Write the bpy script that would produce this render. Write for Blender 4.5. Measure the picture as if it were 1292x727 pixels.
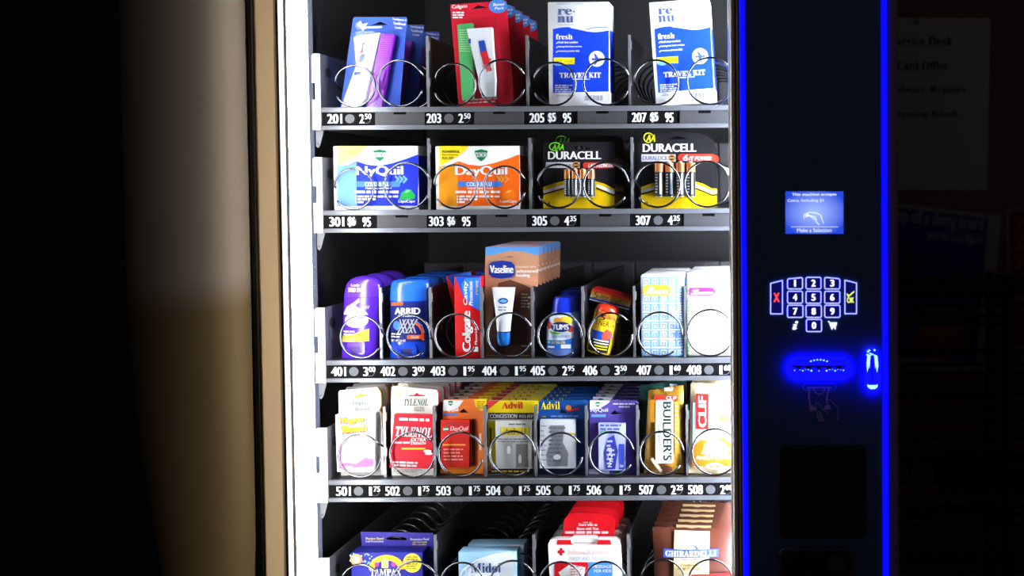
import bpy, bmesh, math, random
from mathutils import Vector, Matrix, Euler
from mathutils.geometry import tessellate_polygon
random.seed(7)
for o in list(bpy.data.objects): bpy.data.objects.remove(o)
SC = bpy.context.scene
COL = SC.collection
# ------------------------------------------------------------------ camera
IW, IH = 1292, 727
F = 1304.0                      # focal length in photo pixels
PPX, PPY = 990.0, 273.0         # principal point (the photo is a crop)
CAMLOC = Vector((0.0, -1.44, 1.35))
cam_d = bpy.data.cameras.new('camera'); cam = bpy.data.objects.new('camera', cam_d); COL.objects.link(cam)
cam.location = CAMLOC
cam.rotation_euler = (Matrix.Rotation(math.radians(90 - 1.66), 3, 'X') @ Matrix.Rotation(-0.006, 3, 'Z')).to_euler()
cam_d.sensor_width = 36.0
cam_d.lens = 36.0 * F / IW
cam_d.shift_x = (IW / 2 - PPX) / IW
cam_d.shift_y = (PPY - IH / 2) / IW
cam_d.clip_start = 0.02
cam_d.dof.use_dof = True
cam_d.dof.focus_distance = 1.58
cam_d.dof.aperture_fstop = 2.4
SC.camera = cam
CR = cam.rotation_euler.to_matrix()
def P(px, py, Y):
    d = CR @ Vector(((px - PPX) / F, -(py - PPY) / F, -1.0))
    return CAMLOC + d * ((Y - CAMLOC.y) / d.y)
def XZ(px, py, Y):
    p = P(px, py, Y); return p.x, p.z
# ------------------------------------------------------------------ world, exposure
w = bpy.data.worlds.new('world'); SC.world = w; w.use_nodes = True
w.node_tree.nodes['Background'].inputs[0].default_value = (1.0, 0.86, 0.78, 1)
w.node_tree.nodes['Background'].inputs[1].default_value = 0.02
SC.view_settings.view_transform = 'Standard'
SC.view_settings.look = 'None'
SC.view_settings.exposure = 0.42
SC.view_settings.gamma = 1.0
SC.view_settings.use_curve_mapping = False
TUBE_L = 20.0       # radiance of the window-side light strips of the machine
TUBE_R = 84.0
# ------------------------------------------------------------------ materials
MATS = {}
def srgb(r, g, b):
    f = lambda c: (c / 255 / 12.92) if c / 255 <= 0.04045 else ((c / 255 + 0.055) / 1.055) ** 2.4
    return (f(r), f(g), f(b))
def mat(name, rgb=(200, 200, 200), rough=0.5, metal=0.0, emit=0.0, coat=0.0, noise=0.0, nscale=60.0, trans=0.0, bump=0.0, spec=0.5, alpha=1.0):
    if name in MATS: return MATS[name]
    m = bpy.data.materials.new(name); m.use_nodes = True
    nt = m.node_tree; b = nt.nodes['Principled BSDF']
    c = (*srgb(*rgb), 1)
    b.inputs['Base Color'].default_value = c
    b.inputs['Roughness'].default_value = rough
    b.inputs['Metallic'].default_value = metal
    b.inputs['Specular IOR Level'].default_value = spec
    b.inputs['Coat Weight'].default_value = coat
    b.inputs['Transmission Weight'].default_value = trans
    b.inputs['Alpha'].default_value = alpha
    if emit:
        b.inputs['Emission Color'].default_value = c; b.inputs['Emission Strength'].default_value = emit
    if noise or bump:
        tc = nt.nodes.new('ShaderNodeTexCoord'); nz = nt.nodes.new('ShaderNodeTexNoise')
        nz.inputs['Scale'].default_value = nscale; nz.inputs['Detail'].default_value = 4
        nt.links.new(tc.outputs['Object'], nz.inputs['Vector'])
        if noise:
            mx = nt.nodes.new('ShaderNodeMix'); mx.data_type = 'RGBA'
            mx.inputs['A'].default_value = tuple(v * (1 - noise) for v in c[:3]) + (1,)
            mx.inputs['B'].default_value = tuple(min(1, v * (1 + noise)) for v in c[:3]) + (1,)
            nt.links.new(nz.outputs['Fac'], mx.inputs['Factor']); nt.links.new(mx.outputs['Result'], b.inputs['Base Color'])
        if bump:
            bp = nt.nodes.new('ShaderNodeBump'); bp.inputs['Strength'].default_value = bump; bp.inputs['Distance'].default_value = 0.002
            nt.links.new(nz.outputs['Fac'], bp.inputs['Height']); nt.links.new(bp.outputs['Normal'], b.inputs['Normal'])
    MATS[name] = m
    return m
def C(r, g, b, rough=0.52):           # printed ink
    return mat('ink_%d_%d_%d' % (r, g, b), (r, g, b), rough, spec=0.22)
def glow(name, rgb, s):
    if name in MATS: return MATS[name]
    m = bpy.data.materials.new(name); m.use_nodes = True; nt = m.node_tree
    b = nt.nodes['Principled BSDF']; b.inputs['Base Color'].default_value = (0.02, 0.02, 0.03, 1)
    b.inputs['Emission Color'].default_value = (*srgb(*rgb), 1); b.inputs['Emission Strength'].default_value = s
    MATS[name] = m; return m
def clear_mat(name, fac, tint=(1, 1, 1), rough=0.02):
    if name in MATS: return MATS[name]
    m = bpy.data.materials.new(name); m.use_nodes = True; nt = m.node_tree; nt.nodes.clear()
    o = nt.nodes.new('ShaderNodeOutputMaterial'); mx = nt.nodes.new('ShaderNodeMixShader')
    t = nt.nodes.new('ShaderNodeBsdfTransparent'); g = nt.nodes.new('ShaderNodeBsdfGlossy')
    t.inputs[0].default_value = (*tint, 1); g.inputs['Roughness'].default_value = rough
    mx.inputs[0].default_value = fac
    nt.links.new(t.outputs[0], mx.inputs[1]); nt.links.new(g.outputs[0], mx.inputs[2]); nt.links.new(mx.outputs[0], o.inputs[0])
    MATS[name] = m; return m
WHITE = C(248, 248, 248); BLACK = C(12, 12, 14)
CHROME = mat('coil_steel', (128, 130, 136), 0.2, 1.0)
GREYMETAL = mat('grey_metal', (150, 152, 156), 0.38, 0.6, noise=0.06)
LIPMETAL = mat('tray_lip_metal', (120, 124, 130), 0.35, 0.5)
TRAYDARK = mat('tray_dark', (34, 35, 38), 0.45, 0.2, noise=0.1)
LINER = mat('cabinet_liner', (24, 24, 28), 0.6, noise=0.12, nscale=9)
# ------------------------------------------------------------------ mesh helpers
class MB:
    def __init__(s): s.v = []; s.f = []; s.m = []; s.mats = []
    def mi(s, m):
        if m not in s.mats: s.mats.append(m)
        return s.mats.index(m)
    def add(s, vs, fs, m):
        n = len(s.v); k = s.mi(m)
        s.v += [tuple(v) for v in vs]
        s.f += [tuple(i + n for i in f) for f in fs]; s.m += [k] * len(fs)
    def box(s, x0, x1, y0, y1, z0, z1, m):
        vs = [(x, y, z) for x in (x0, x1) for y in (y0, y1) for z in (z0, z1)]
        s.add(vs, [(0, 1, 3, 2), (4, 6, 7, 5), (0, 4, 5, 1), (2, 3, 7, 6), (0, 2, 6, 4), (1, 5, 7, 3)], m)
    def bbox(s, x0, x1, y0, y1, z0, z1, m, r=0.002, seg=2):
        bm = bmesh.new(); bmesh.ops.create_cube(bm, size=1)
        for v in bm.verts: v.co = Vector(((x0 + x1) / 2 + v.co.x * (x1 - x0), (y0 + y1) / 2 + v.co.y * (y1 - y0), (z0 + z1) / 2 + v.co.z * (z1 - z0)))
        bmesh.ops.bevel(bm, geom=bm.edges[:] , offset=min(r, 0.45 * min(abs(x1 - x0), abs(y1 - y0), abs(z1 - z0))), segments=seg, affect='EDGES', profile=0.5)
        bm.verts.index_update(); s.add([v.co for v in bm.verts], [[v.index for v in f.verts] for f in bm.faces], m); bm.free()
    def prism(s, outer, y0, y1, m, holes=(), side=None):   # outer: (x,z) list
        loops = [list(outer)] + [list(h) for h in holes]
        flat = [p for l in loops for p in l]; n = len(flat)
        tr = tessellate_polygon([[Vector((p[0], p[1], 0)) for p in l] for l in loops])
        vs = [(p[0], y0, p[1]) for p in flat] + [(p[0], y1, p[1]) for p in flat]
        fs = []
        for t in tr:
            a, b, c = [Vector(flat[i]) for i in t]
            if (b - a).cross(c - a) < 0: t = (t[0], t[2], t[1])
            fs.append(tuple(t)); fs.append((t[2] + n, t[1] + n, t[0] + n))
        s.add(vs, fs, m)
        sf = []; k = 0
        for l in loops:
            L = len(l)
            for i in range(L): a = k + i; b = k + (i + 1) % L; sf.append((a, b, b + n, a + n))
            k += L
        s.add(vs, sf, side or m)
    def tube(s, pts, r, m, sides=6, closed=False, caps=True):
        pts = [Vector(p) for p in pts]; n = len(pts); vs = []; fs = []
        up = None
        for i, p in enumerate(pts):
            a = pts[(i - 1) % n] if (i or closed) else p; b = pts[(i + 1) % n] if (i < n - 1 or closed) else p
            t = (b - a).normalized()
            if up is None:
                up = Vector((0, 1, 0)) if abs(t.y) < 0.9 else Vector((1, 0, 0))
            e = (up - t * up.dot(t)).normalized(); up = e; g = t.cross(e)
            for k in range(sides):
                q = 2 * math.pi * k / sides; vs.append(p + (e * math.cos(q) + g * math.sin(q)) * r)
        for i in range(n if closed else n - 1):
            for k in range(sides):
                a = i * sides + k; b = i * sides + (k + 1) % sides; j = ((i + 1) % n) * sides
                fs.append((a, b, j + (k + 1) % sides, j + k))
        if caps and not closed:
            fs.append(tuple(range(sides - 1, -1, -1))); fs.append(tuple((n - 1) * sides + k for k in range(sides)))
        s.add(vs, fs, m)
    def loft(s, rings, m, cap=True):
        k = len(rings[0]); vs = [p for r in rings for p in r]; fs = []
        for i in range(len(rings) - 1):
            for j in range(k): fs.append((i * k + j, i * k + (j + 1) % k, (i + 1) * k + (j + 1) % k, (i + 1) * k + j))
        if cap: fs.append(tuple(range(k - 1, -1, -1))); fs.append(tuple((len(rings) - 1) * k + j for j in range(k)))
        s.add(vs, fs, m)
    def mesh(s, name, smooth=False):
        me = bpy.data.meshes.new(name); me.from_pydata(s.v, [], s.f)
        for m in s.mats: me.materials.append(m)
        me.polygons.foreach_set('material_index', s.m)
        if smooth: me.polygons.foreach_set('use_smooth', [True] * len(me.polygons)); 
        me.update()
        return me
    def obj(s, name, parent=None, smooth=False, loc=None):
        o = bpy.data.objects.new(name, s.mesh(name, smooth)); COL.objects.link(o)
        if parent is not None: o.parent = parent
        if loc is not None: o.location = loc
        if smooth == 'auto':
            pass
        return o
def add_smooth(o, ang=35):
    for p in o.data.polygons: p.use_smooth = True
    try: o.data.set_sharp_from_angle(angle=math.radians(ang))
    except Exception: pass
    return o
def empty(name, loc=(0, 0, 0)):
    o = bpy.data.objects.new(name, None); COL.objects.link(o); o.location = loc; o.empty_display_size = 0.02; return o
def tag(o, label, cat, group=None, kind=None):
    o['label'] = label; o['category'] = cat
    if group: o['group'] = group
    if kind: o['kind'] = kind
    return o
def copy_tree(o, parent=None):
    c = o.copy(); COL.objects.link(c)
    if parent is not None: c.parent = parent
    for ch in list(o.children): copy_tree(ch, c)
    return c
# ------------------------------------------------------------------ lettering
def styled(t, st):
    off = {'serif': (0x1D400, 0x1D41A, 0x1D7CE), 'serifi': (0x1D468, 0x1D482, 0x1D7CE), 'script': (0x1D4D0, 0x1D4EA, 0x1D7CE)}.get(st)
    if not off: return t
    r = ''
    for ch in t:
        if 'A' <= ch <= 'Z': r += chr(off[0] + ord(ch) - 65)
        elif 'a' <= ch <= 'z': r += chr(off[1] + ord(ch) - 97)
        elif '0' <= ch <= '9': r += chr(off[2] + ord(ch) - 48)
        else: r += ch
    return r
TXT = {}
TCU = bpy.data.curves.new('lettering', 'FONT'); TCU.resolution_u = 3; TOB = bpy.data.objects.new('lettering', TCU)
def text_geo(t, st, bold):
    k = (t, st)
    if k in TXT: return TXT[k]
    TCU.body = styled(t, st); me = TOB.to_mesh()
    vs = [(v.co.x, v.co.y) for v in me.vertices]; fs = [tuple(p.vertices) for p in me.polygons]
    TOB.to_mesh_clear()
    if vs:
        x0 = min(v[0] for v in vs); x1 = max(v[0] for v in vs); y0 = min(v[1] for v in vs); y1 = max(v[1] for v in vs)
        vs = [((v[0] - (x0 + x1) / 2) / max(1e-6, x1 - x0), (v[1] - (y0 + y1) / 2) / max(1e-6, y1 - y0)) for v in vs]
    TXT[k] = (vs, fs); return TXT[k]
# ------------------------------------------------------------------ flat print on a face, measured in photo pixels
class Art:
    LAY = 0.00025
    def __init__(s, Y, fr=(0, 0, 1), org=None, tilt=0.0, surf=None):
        s.Y = Y; s.fr = fr; s.org = Vector(org) if org else Vector((0, Y, 0)); s.t = math.radians(tilt); s.surf = surf; s.mb = MB(); s.S = (Y - CAMLOC.y) / F * fr[2]; s.k = 0
    def loc(s, p):
        x, y = p
        px = s.fr[0] + x * s.fr[2]
        if y is None:
            X, Z = P(px, 500, s.Y).x, s.org.z
        else:
            q = P(px, s.fr[1] + y * s.fr[2], s.Y); X, Z = q.x, q.z
        X -= s.org.x; Z -= s.org.z
        c, n = math.cos(s.t), math.sin(s.t)
        return (X * c - Z * n, X * n + Z * c)
    def L(s, pts): return [s.loc(p) for p in pts]
    def put(s, pts2, faces, m, lay):
        s.k += 1
        off = s.LAY * (lay + 1) + 0.00001 * (s.k % 20)
        if s.surf:
            xs = [p[0] for p in pts2]; W = max(xs) - min(xs)
            if W > 0.008:
                bm = bmesh.new(); bv = [bm.verts.new((p[0], 0, p[1])) for p in pts2]
                for f in faces:
                    try: bm.faces.new([bv[i] for i in f])
                    except ValueError: pass
                n = int(W / 0.004)
                for i in range(1, n):
                    bmesh.ops.bisect_plane(bm, geom=bm.verts[:] + bm.edges[:] + bm.faces[:], plane_co=(min(xs) + W * i / n, 0, 0), plane_no=(1, 0, 0))
                zs = [p[1] for p in pts2]; Hh = max(zs) - min(zs); nz = int(Hh / 0.006)
                for i in range(1, nz):
                    bmesh.ops.bisect_plane(bm, geom=bm.verts[:] + bm.edges[:] + bm.faces[:], plane_co=(0, 0, min(zs) + Hh * i / nz), plane_no=(0, 0, 1))
                bm.verts.index_update(); pts2 = [(v.co.x, v.co.z) for v in bm.verts]; faces = [[v.index for v in f.verts] for f in bm.faces]; bm.free()
            vs = [(p[0], s.surf(p[0], p[1]) - off, p[1]) for p in pts2]
        else: vs = [(p[0], -off, p[1]) for p in pts2]
        s.mb.add(vs, faces, m)
    def poly2(s, q, m, lay=0):
        if len(q) < 3: return
        tr = tessellate_polygon([[Vector((p[0], p[1], 0)) for p in q]])
        fs = []
        for t in tr:
            a, b, c = [Vector(q[i]) for i in t]
            fs.append(tuple(t) if (b - a).cross(c - a) > 0 else (t[0], t[2], t[1]))
        s.put(q, fs, m, lay)
    def poly(s, pts, m, lay=0): s.poly2(s.L(pts), m, lay)
    def rect(s, x0, y0, x1, y1, m, lay=0, r=0):
        if not r: return s.poly([(x0, y1), (x1, y1), (x1, y0), (x0, y0)], m, lay)
        s.poly(rr(x0, y0, x1, y1, r), m, lay)
    def ell(s, cx, cy, rx, ry, m, lay=0, n=24, a0=0, a1=360):
        s.poly([(cx + rx * math.cos(math.radians(a0 + (a1 - a0) * i / n)), cy - ry * math.sin(math.radians(a0 + (a1 - a0) * i / n))) for i in range(n if a1 - a0 >= 360 else n + 1)], m, lay)
    def stroke(s, pts, wd, m, lay=0, closed=False):
        q = [Vector(p) for p in s.L(pts)]; h = wd * s.S / 2; n = len(q); a = []; b = []
        for i in range(n):
            p0 = q[(i - 1) % n] if (closed or i > 0) else q[i]; p1 = q[(i + 1) % n] if (closed or i < n - 1) else q[i]
            d1 = (q[i] - p0).normalized() if (q[i] - p0).length > 0 else (p1 - q[i]).normalized()
            d2 = (p1 - q[i]).normalized() if (p1 - q[i]).length > 0 else d1
            d = (d1 + d2); d = d.normalized() if d.length > 1e-6 else d1
            nn = Vector((-d.y, d.x)); kk = h / max(0.5, abs(nn.dot(Vector((-d1.y, d1.x)))))
            a.append(q[i] + nn * kk); b.append(q[i] - nn * kk)
        vs = [tuple(v) for v in a + b]; fs = []
        for i in range(n if closed else n - 1):
            j = (i + 1) % n; fs.append((i + n, j + n, j, i))
        s.put(vs, fs, m, lay)
    def text(s, t, x0, y0, x1, y1, m, st='sb', lay=1, rot=0.0, bold=0.0, shear=0.0, sp=None):
        vs, fs = text_geo(t, st, bold)
        if not vs: return
        c = s.loc(((x0 + x1) / 2, (y0 + y1) / 2)); wd = abs(x1 - x0) * s.S; hh = abs(y1 - y0) * s.S
        if rot in (90, -90): wd, hh = hh, wd
        if t == '1': wd *= 0.55
        r = math.radians(rot); cr, sr = math.cos(r), math.sin(r)
        if st in ('sb', 'sbi'): bold += 0.022
        if st == 'sbi' and not shear: shear = 0.22
        bo = min(bold * 1.6 * hh, wd * 0.35 / max(1, len(t)))
        for k, dx in enumerate((-bo, bo) if bold else (0.0,)):       # heavier strokes: the same letters set twice, a hair apart
            q = []
            for (x, y) in vs:
                X = x * (wd - 2 * abs(dx)) + shear * y * hh + dx; Yy = y * hh
                q.append((c[0] + X * cr - Yy * sr, c[1] + X * sr + Yy * cr))
            s.put(q, fs, m, lay + 0.1 * k)
    def lines(s, x0, y0, x1, n, dy, h, m, lay=1, slant=0.0, seed=1, rag=0.25):      # unreadable fine print as short word dashes
        rd = random.Random(seed)
        for i in range(n):
            x = x0; y = y0 + i * dy; xe = x1 - rd.random() * rag * (x1 - x0)
            while x < xe - h:
                ww = min(xe - x, h * rd.uniform(1.5, 4.5)); ys = y + (x - x0) * slant
                s.poly([(x, ys + h), (x + ww, ys + h + ww * slant), (x + ww, ys + ww * slant), (x, ys)], m, lay); x += ww + h * 0.6
    def build(s, name, parent, smooth=False):
        return s.mb.obj(name, parent, smooth)
def rr(x0, y0, x1, y1, r, n=4):
    pts = []
    for cx, cy, a in ((x0 + r, y1 - r, 180), (x1 - r, y1 - r, 270), (x1 - r, y0 + r, 0), (x0 + r, y0 + r, 90)):
        for i in range(n + 1):
            q = math.radians(a + 90 * i / n); pts.append((cx + r * math.cos(q), cy - r * math.sin(q)))
    return pts
# ================================================================== the setting
YF = -0.03          # door front plane
YT = 0.13           # front of the trays
XL = P(311, 360, YF).x          # outer left edge of the machine
XR = P(1134, 360, YF).x         # outer right edge
YW = 0.84
WALLM = mat('wall_paint', (112, 86, 78), 0.8, noise=0.12, nscale=14, bump=0.2)
FLOORM = mat('floor_vinyl', (70, 62, 56), 0.5, noise=0.25, nscale=20)
mb = MB(); mb.box(-2.6, 2.2, YW, YW + 0.1, 0, 2.6, WALLM)
o = mb.obj('wall_back'); o['kind'] = 'structure'; o['label'] = 'dark brown wall behind the machine carrying the posters'
mb = MB(); mb.box(-2.6, 2.2, -2.6, YW, -0.05, 0, FLOORM)
o = mb.obj('floor'); o['kind'] = 'structure'; o['label'] = 'dark vinyl floor under the machine'
# ------------------------------------------------------------------ neighbouring cabinet with rounded corner, partly seen on the left
NX = XL - 0.0015
nb = empty('vending_cabinet', (NX - 0.40, 0.3, 0))
tag(nb, 'dark cabinet with rounded corner and taupe-brown reflection coloured on side, left of the lit machine', 'cabinet')
HM = mat('cabinet_side_painted_reflection', (150, 136, 122), 0.9, spec=0.08, noise=0.05, nscale=160)
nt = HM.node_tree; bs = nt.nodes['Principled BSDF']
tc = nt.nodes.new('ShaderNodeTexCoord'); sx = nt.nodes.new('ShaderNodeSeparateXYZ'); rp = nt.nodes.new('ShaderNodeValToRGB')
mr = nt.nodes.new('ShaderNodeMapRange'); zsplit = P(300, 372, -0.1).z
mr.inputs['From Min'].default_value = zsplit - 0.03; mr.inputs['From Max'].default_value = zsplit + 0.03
rp.color_ramp.elements[0].color = (*srgb(82, 65, 38), 1); rp.color_ramp.elements[1].color = (*srgb(110, 97, 82), 1); rp.color_ramp.interpolation = 'EASE'  # soft reflection put into the side colour: brown below, taupe above
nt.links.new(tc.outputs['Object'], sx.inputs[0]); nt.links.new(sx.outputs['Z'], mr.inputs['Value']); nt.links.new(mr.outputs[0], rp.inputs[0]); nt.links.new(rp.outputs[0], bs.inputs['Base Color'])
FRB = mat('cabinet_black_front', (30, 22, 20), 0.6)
def cab_front(z):
    k = min(1, max(0, (1.22 - z) / 0.6)); return -0.160 + 0.085 * k * k * (3 - 2 * k)
def cab_ring(z, R=0.10):
    fy = cab_front(z) - 0.3; pts = []
    x1 = 0.40; x0 = -0.40; yb = 0.50
    pts.append((x0, yb, z)); pts.append((x0, fy, z))
    for i in range(17):
        q = math.radians(-90 + 90 * i / 16); pts.append((x1 - R + R * math.cos(q), fy + R + R * math.sin(q), z))
    pts.append((x1, yb, z)); return pts
def cab_part(name, z0, z1, mside, frontm=None):
    zs = [z0 + (z1 - z0) * i / 24 for i in range(25)]
    m = MB(); m.loft([cab_ring(z) for z in zs], mside)
    ob = m.obj(name, nb)
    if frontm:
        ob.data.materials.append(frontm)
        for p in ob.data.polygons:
            if p.normal.x < 0.22 and abs(p.normal.z) < 0.5: p.material_index = 1  # front black runs onto the corner, shade put into its colour
    add_smooth(ob, 50); return ob
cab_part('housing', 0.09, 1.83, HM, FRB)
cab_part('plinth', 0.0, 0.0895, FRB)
# ------------------------------------------------------------------ the vending machine
VM = empty('vending_machine', ((XL + XR) / 2, 0.4, 0))
tag(VM, 'lit snack and sundries vending machine with coil trays behind glass and blue edged keypad panel', 'vending machine')
class Par:                      # children keep world coordinates: shift by the empty
    pass
def vmobj(mb, name, parent=VM, smooth=False):
    o = mb.obj(name, parent, smooth)
    base = VM.location if parent is VM else Vector((0, 0, 0))
    o.location = -base if parent is VM else (0, 0, 0)
    return o
BODY = mat('cabinet_black', (16, 15, 16), 0.5, noise=0.1)
CHAMP = mat('champagne_trim', (196, 164, 120), 0.4, 0.15, noise=0.03, nscale=300)
GASK = mat('rubber_gasket', (14, 12, 20), 0.5)
ZT, ZB = 1.83, 0.06
XWL = XL + 0.003         # inner left wall
XWR = P(944, 360, 0.0).x                 # inner right edge behind the panel
mb = MB()
mb.box(XL + 0.0005, XWL - 0.0005, 0.03, 0.79, ZB, ZT, BODY)                # left skin
mb.box(XR - 0.03, XR - 0.002, 0.0, 0.79, ZB, ZT, BODY)                  # right body behind the panel
mb.box(XL, XR, 0.0, 0.79, ZT, ZT + 0.02, BODY); mb.box(XL, XR, 0.0, 0.79, 0.02, ZB, BODY)
mb.box(XL, XR, 0.77, 0.80, ZB, ZT, BODY)
for x in (XL + 0.05, XR - 0.09):
    for y in (0.05, 0.7): mb.box(x, x + 0.04, y, y + 0.04, 0, 0.02, BODY)
vmobj(mb, 'cabinet')
mb = MB()
mb.box(XWL, XWL + 0.002, 0.06, 0.68, 0.5, 1.78, LINER)
mb.box(XWR + 0.152, XWR + 0.154, 0.001, 0.68, 0.5, 1.78, LINER)
mb.box(XWL, XWR + 0.154, 0.68, 0.682, 0.5, 1.78, LINER)
mb.box(XWL, XWR + 0.154, 0.03, 0.68, 1.78, 1.79, LINER); mb.box(XWL, XWR + 0.154, 0.03, 0.68, 0.49, 0.5, LINER)
vmobj(mb, 'interior_liner')
# door frame: top and bottom rails, left stile with champagne slanted trim
YE = -0.015
xa = P(311, 360, YF).x; xb = P(318.5, 360, YF).x; xc = P(352, 360, -0.006).x; xd = P(358.5, 360, 0.002).x
mb = MB()
mb.bbox(xa, xb - 0.0015, YE, 0.028, ZB, ZT, GASK, 0.001)
mb.bbox(xb - 0.0015, xb, YE - 0.0005, 0.02, ZB, ZT, GREYMETAL, 0.0004)
vmobj(mb, 'door_edge')
mb = MB()
prof = [(xb, YE + 0.003), (xb + 0.002, YE), (xb + 0.004, YE - 0.0005), (xb + 0.006, YE + 0.001), (xc - 0.003, -0.0012), (xc, -0.0005), (xc, 0.02), (xb, 0.02)]
mb.loft([[(p[0], p[1], z) for p in prof] for z in (ZB, ZT)], CHAMP)
vmobj(mb, 'door_trim')
mb = MB(); mb.box(xc, xd, -0.0005, 0.012, 0.55, 1.79, GASK); vmobj(mb, 'glass_gasket')
xg1 = P(934, 360, YF).x
mb = MB(); mb.bbox(xc, xg1, -0.02, 0.012, 1.76, ZT, BODY); vmobj(mb, 'door_top_rail')
mb = MB(); mb.bbox(xc, xg1, -0.02, 0.012, ZB, 0.58, BODY); vmobj(mb, 'door_bottom_panel')
mb = MB(); mb.box(xd - 0.001, xg1 - 0.002, -0.001, 0.003, 0.58, 1.76, clear_mat('window_glass', 0.035)); vmobj(mb, 'glass_pane')
# light strips
LEDL = glow('led_strip_white', (247, 250, 255), TUBE_L); LEDR = glow('led_strip_white_far', (247, 250, 255), TUBE_R)
def halfround(x0, x1, y0, bulge, n=8):
    return [(x0 + (x1 - x0) * (0.5 - 0.5 * math.cos(math.pi * i / n)), y0 - bulge * math.sin(math.pi * i / n)) for i in range(n + 1)]
def oval(x0, x1, yc, ry, n=20):
    return [((x0 + x1) / 2 + (x1 - x0) / 2 * math.cos(2 * math.pi * i / n), yc + ry * math.sin(2 * math.pi * i / n)) for i in range(n)]
xt0 = xd + 0.001; xt1 = P(392, 360, 0.025).x
mb = MB(); mb.loft([[(p[0], p[1], z) for p in oval(xt0, xt1, 0.026, 0.016)] for z in (0.59, 1.75)], LEDL)
add_smooth(vmobj(mb, 'light_strip'), 60)
mb = MB(); mb.loft([[(p[0], p[1], z) for p in oval(XWR + 0.095, XWR + 0.135, 0.03, 0.02)] for z in (0.59, 1.75)], LEDR)
add_smooth(vmobj(mb, 'light_strip'), 60)
for z in (0.583, 1.753):
    for u0, u1 in ((xt0, xt1), (XWR + 0.095, XWR + 0.135)):
        mb = MB(); mb.box(u0, u1, 0.015, 0.04, z, z + 0.006, GREYMETAL); vmobj(mb, 'light_socket')
# perforated mounting rail on the left wall
RAIL = mat('rail_steel', (92, 98, 116), 0.4, 0.5)
x0 = P(387, 360, YT + 0.012).x; x1 = P(400, 360, YT + 0.012).x
mb = MB(); ym = YT + 0.012
cx = (x0 + x1) / 2 - 0.0005
hw = 0.0014
mb.box(x0, cx - hw, ym, ym + 0.002, 0.5, 1.78, RAIL); mb.box(cx + hw, x1, ym, ym + 0.002, 0.5, 1.78, RAIL)
z = 0.5
while z < 1.775:
    mb.box(cx - hw, cx + hw, ym, ym + 0.002, z, min(1.78, z + 0.0105), RAIL); z += 0.0135
vmobj(mb, 'mounting_rail')
# right jamb of the window: half round bright metal
JAMB = mat('jamb_bright_metal', (196, 192, 186), 0.28, 0.55, noise=0.05, nscale=40)
jx0 = P(920.5, 360, 0.01).x; jx1 = P(932.5, 360, -0.01).x
mb = MB(); mb.loft([[(p[0], p[1], z) for p in halfround(jx0, jx1, 0.012, 0.022, 12)] for z in (0.58, 1.76)], JAMB)
add_smooth(vmobj(mb, 'window_jamb'), 60)
mb = MB(); xe0 = jx1; xe1 = P(935.5, 360, YF).x
mb.bbox(xe0, xe1, YF, 0.01, 0.10, ZT, mat('bronze_edge', (120, 98, 76), 0.4, 0.4), 0.001); vmobj(mb, 'panel_edge')
# ------------------------------------------------------------------ control panel
BLUELED = glow('blue_led_edge', (4, 4, 255), 1.4)
PANELM = mat('panel_navy', (60, 100, 150), 0.22, spec=0.5, noise=0.08, nscale=5)
px0 = P(935.5, 360, YF).x; px1 = P(942, 360, YF).x; px2 = P(1113, 360, YF).x; px3 = P(1120, 360, YF).x
mb = MB(); mb.bbox(px1, px2, YF, 0.0, 0.10, ZT, PANELM, 0.001); CP = vmobj(mb, 'control_panel')
for a, b in ((px0, px1), (px2, px3)):
    mb = MB(); mb.bbox(a, b, YF - 0.0015, 0.0, 0.10, ZT, BLUELED, 0.0012); mb.obj('blue_light_edge', CP)
mb = MB(); mb.bbox(px3, XR, YF + 0.004, 0.0, 0.10, ZT, mat('bronze_side', (150, 116, 92), 0.45, 0.1), 0.003); vmobj(mb, 'panel_side_trim')
def pan(fr=(0, 0, 1), Y=YF): return Art(Y, fr, org=(0, Y, 0))
def panobj(a, name, Y=YF):
    o = a.build(name, CP); o.location = (0, Y, 0); return o
# display
Q = (915, 220, 220 / 727)
scr = bpy.data.materials.new('display_blue'); scr.use_nodes = True
nt = scr.node_tree; bs = nt.nodes['Principled BSDF']; bs.inputs['Base Color'].default_value = (0.01, 0.01, 0.02, 1)
tc = nt.nodes.new('ShaderNodeTexCoord'); mp = nt.nodes.new('ShaderNodeMapping'); gr = nt.nodes.new('ShaderNodeTexGradient'); gr.gradient_type = 'SPHERICAL'
rp = nt.nodes.new('ShaderNodeValToRGB')
cxs, czs = XZ(915 + 372 * Q[2], 220 + 160 * Q[2], YF)
mp.inputs['Location'].default_value = (-cxs / 0.046, 0, -czs / 0.034); mp.inputs['Scale'].default_value = (1 / 0.046, 0, 1 / 0.034)
rp.color_ramp.elements[0].color = (*srgb(34, 70, 214), 1); rp.color_ramp.elements[1].color = (*srgb(160, 186, 255), 1)
nt.links.new(tc.outputs['Object'], mp.inputs['Vector']); nt.links.new(mp.outputs[0], gr.inputs[0]); nt.links.new(gr.outputs['Fac'], rp.inputs[0])
nt.links.new(rp.outputs[0], bs.inputs['Emission Color']); bs.inputs['Emission Strength'].default_value = 0.85
GW = glow('glow_white', (235, 238, 255), 1.6); GP = glow('glow_paleblue', (118, 122, 255), 3.4); GW1 = glow('glow_screen_text', (225, 235, 255), 1.0)
a = pan(Q); a.rect(248, 68, 496, 250, BLACK, 0); a.rect(251, 71, 493, 248, scr, 2)
a.text('This machine accepts', 278, 78, 464, 92, GW1, 'sb', 4); a.text('Coins, Including $1', 260, 103, 410, 118, GW1, '', 4)
a.text('Make a Selection', 300, 225, 444, 241, GW1, '', 4); a.stroke([(275, 219), (470, 219)], 2, GP, 3)
a.stroke([(335, 165), (352, 158), (380, 162), (398, 170), (403, 186), (410, 205)], 3, GW1, 4)
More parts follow.
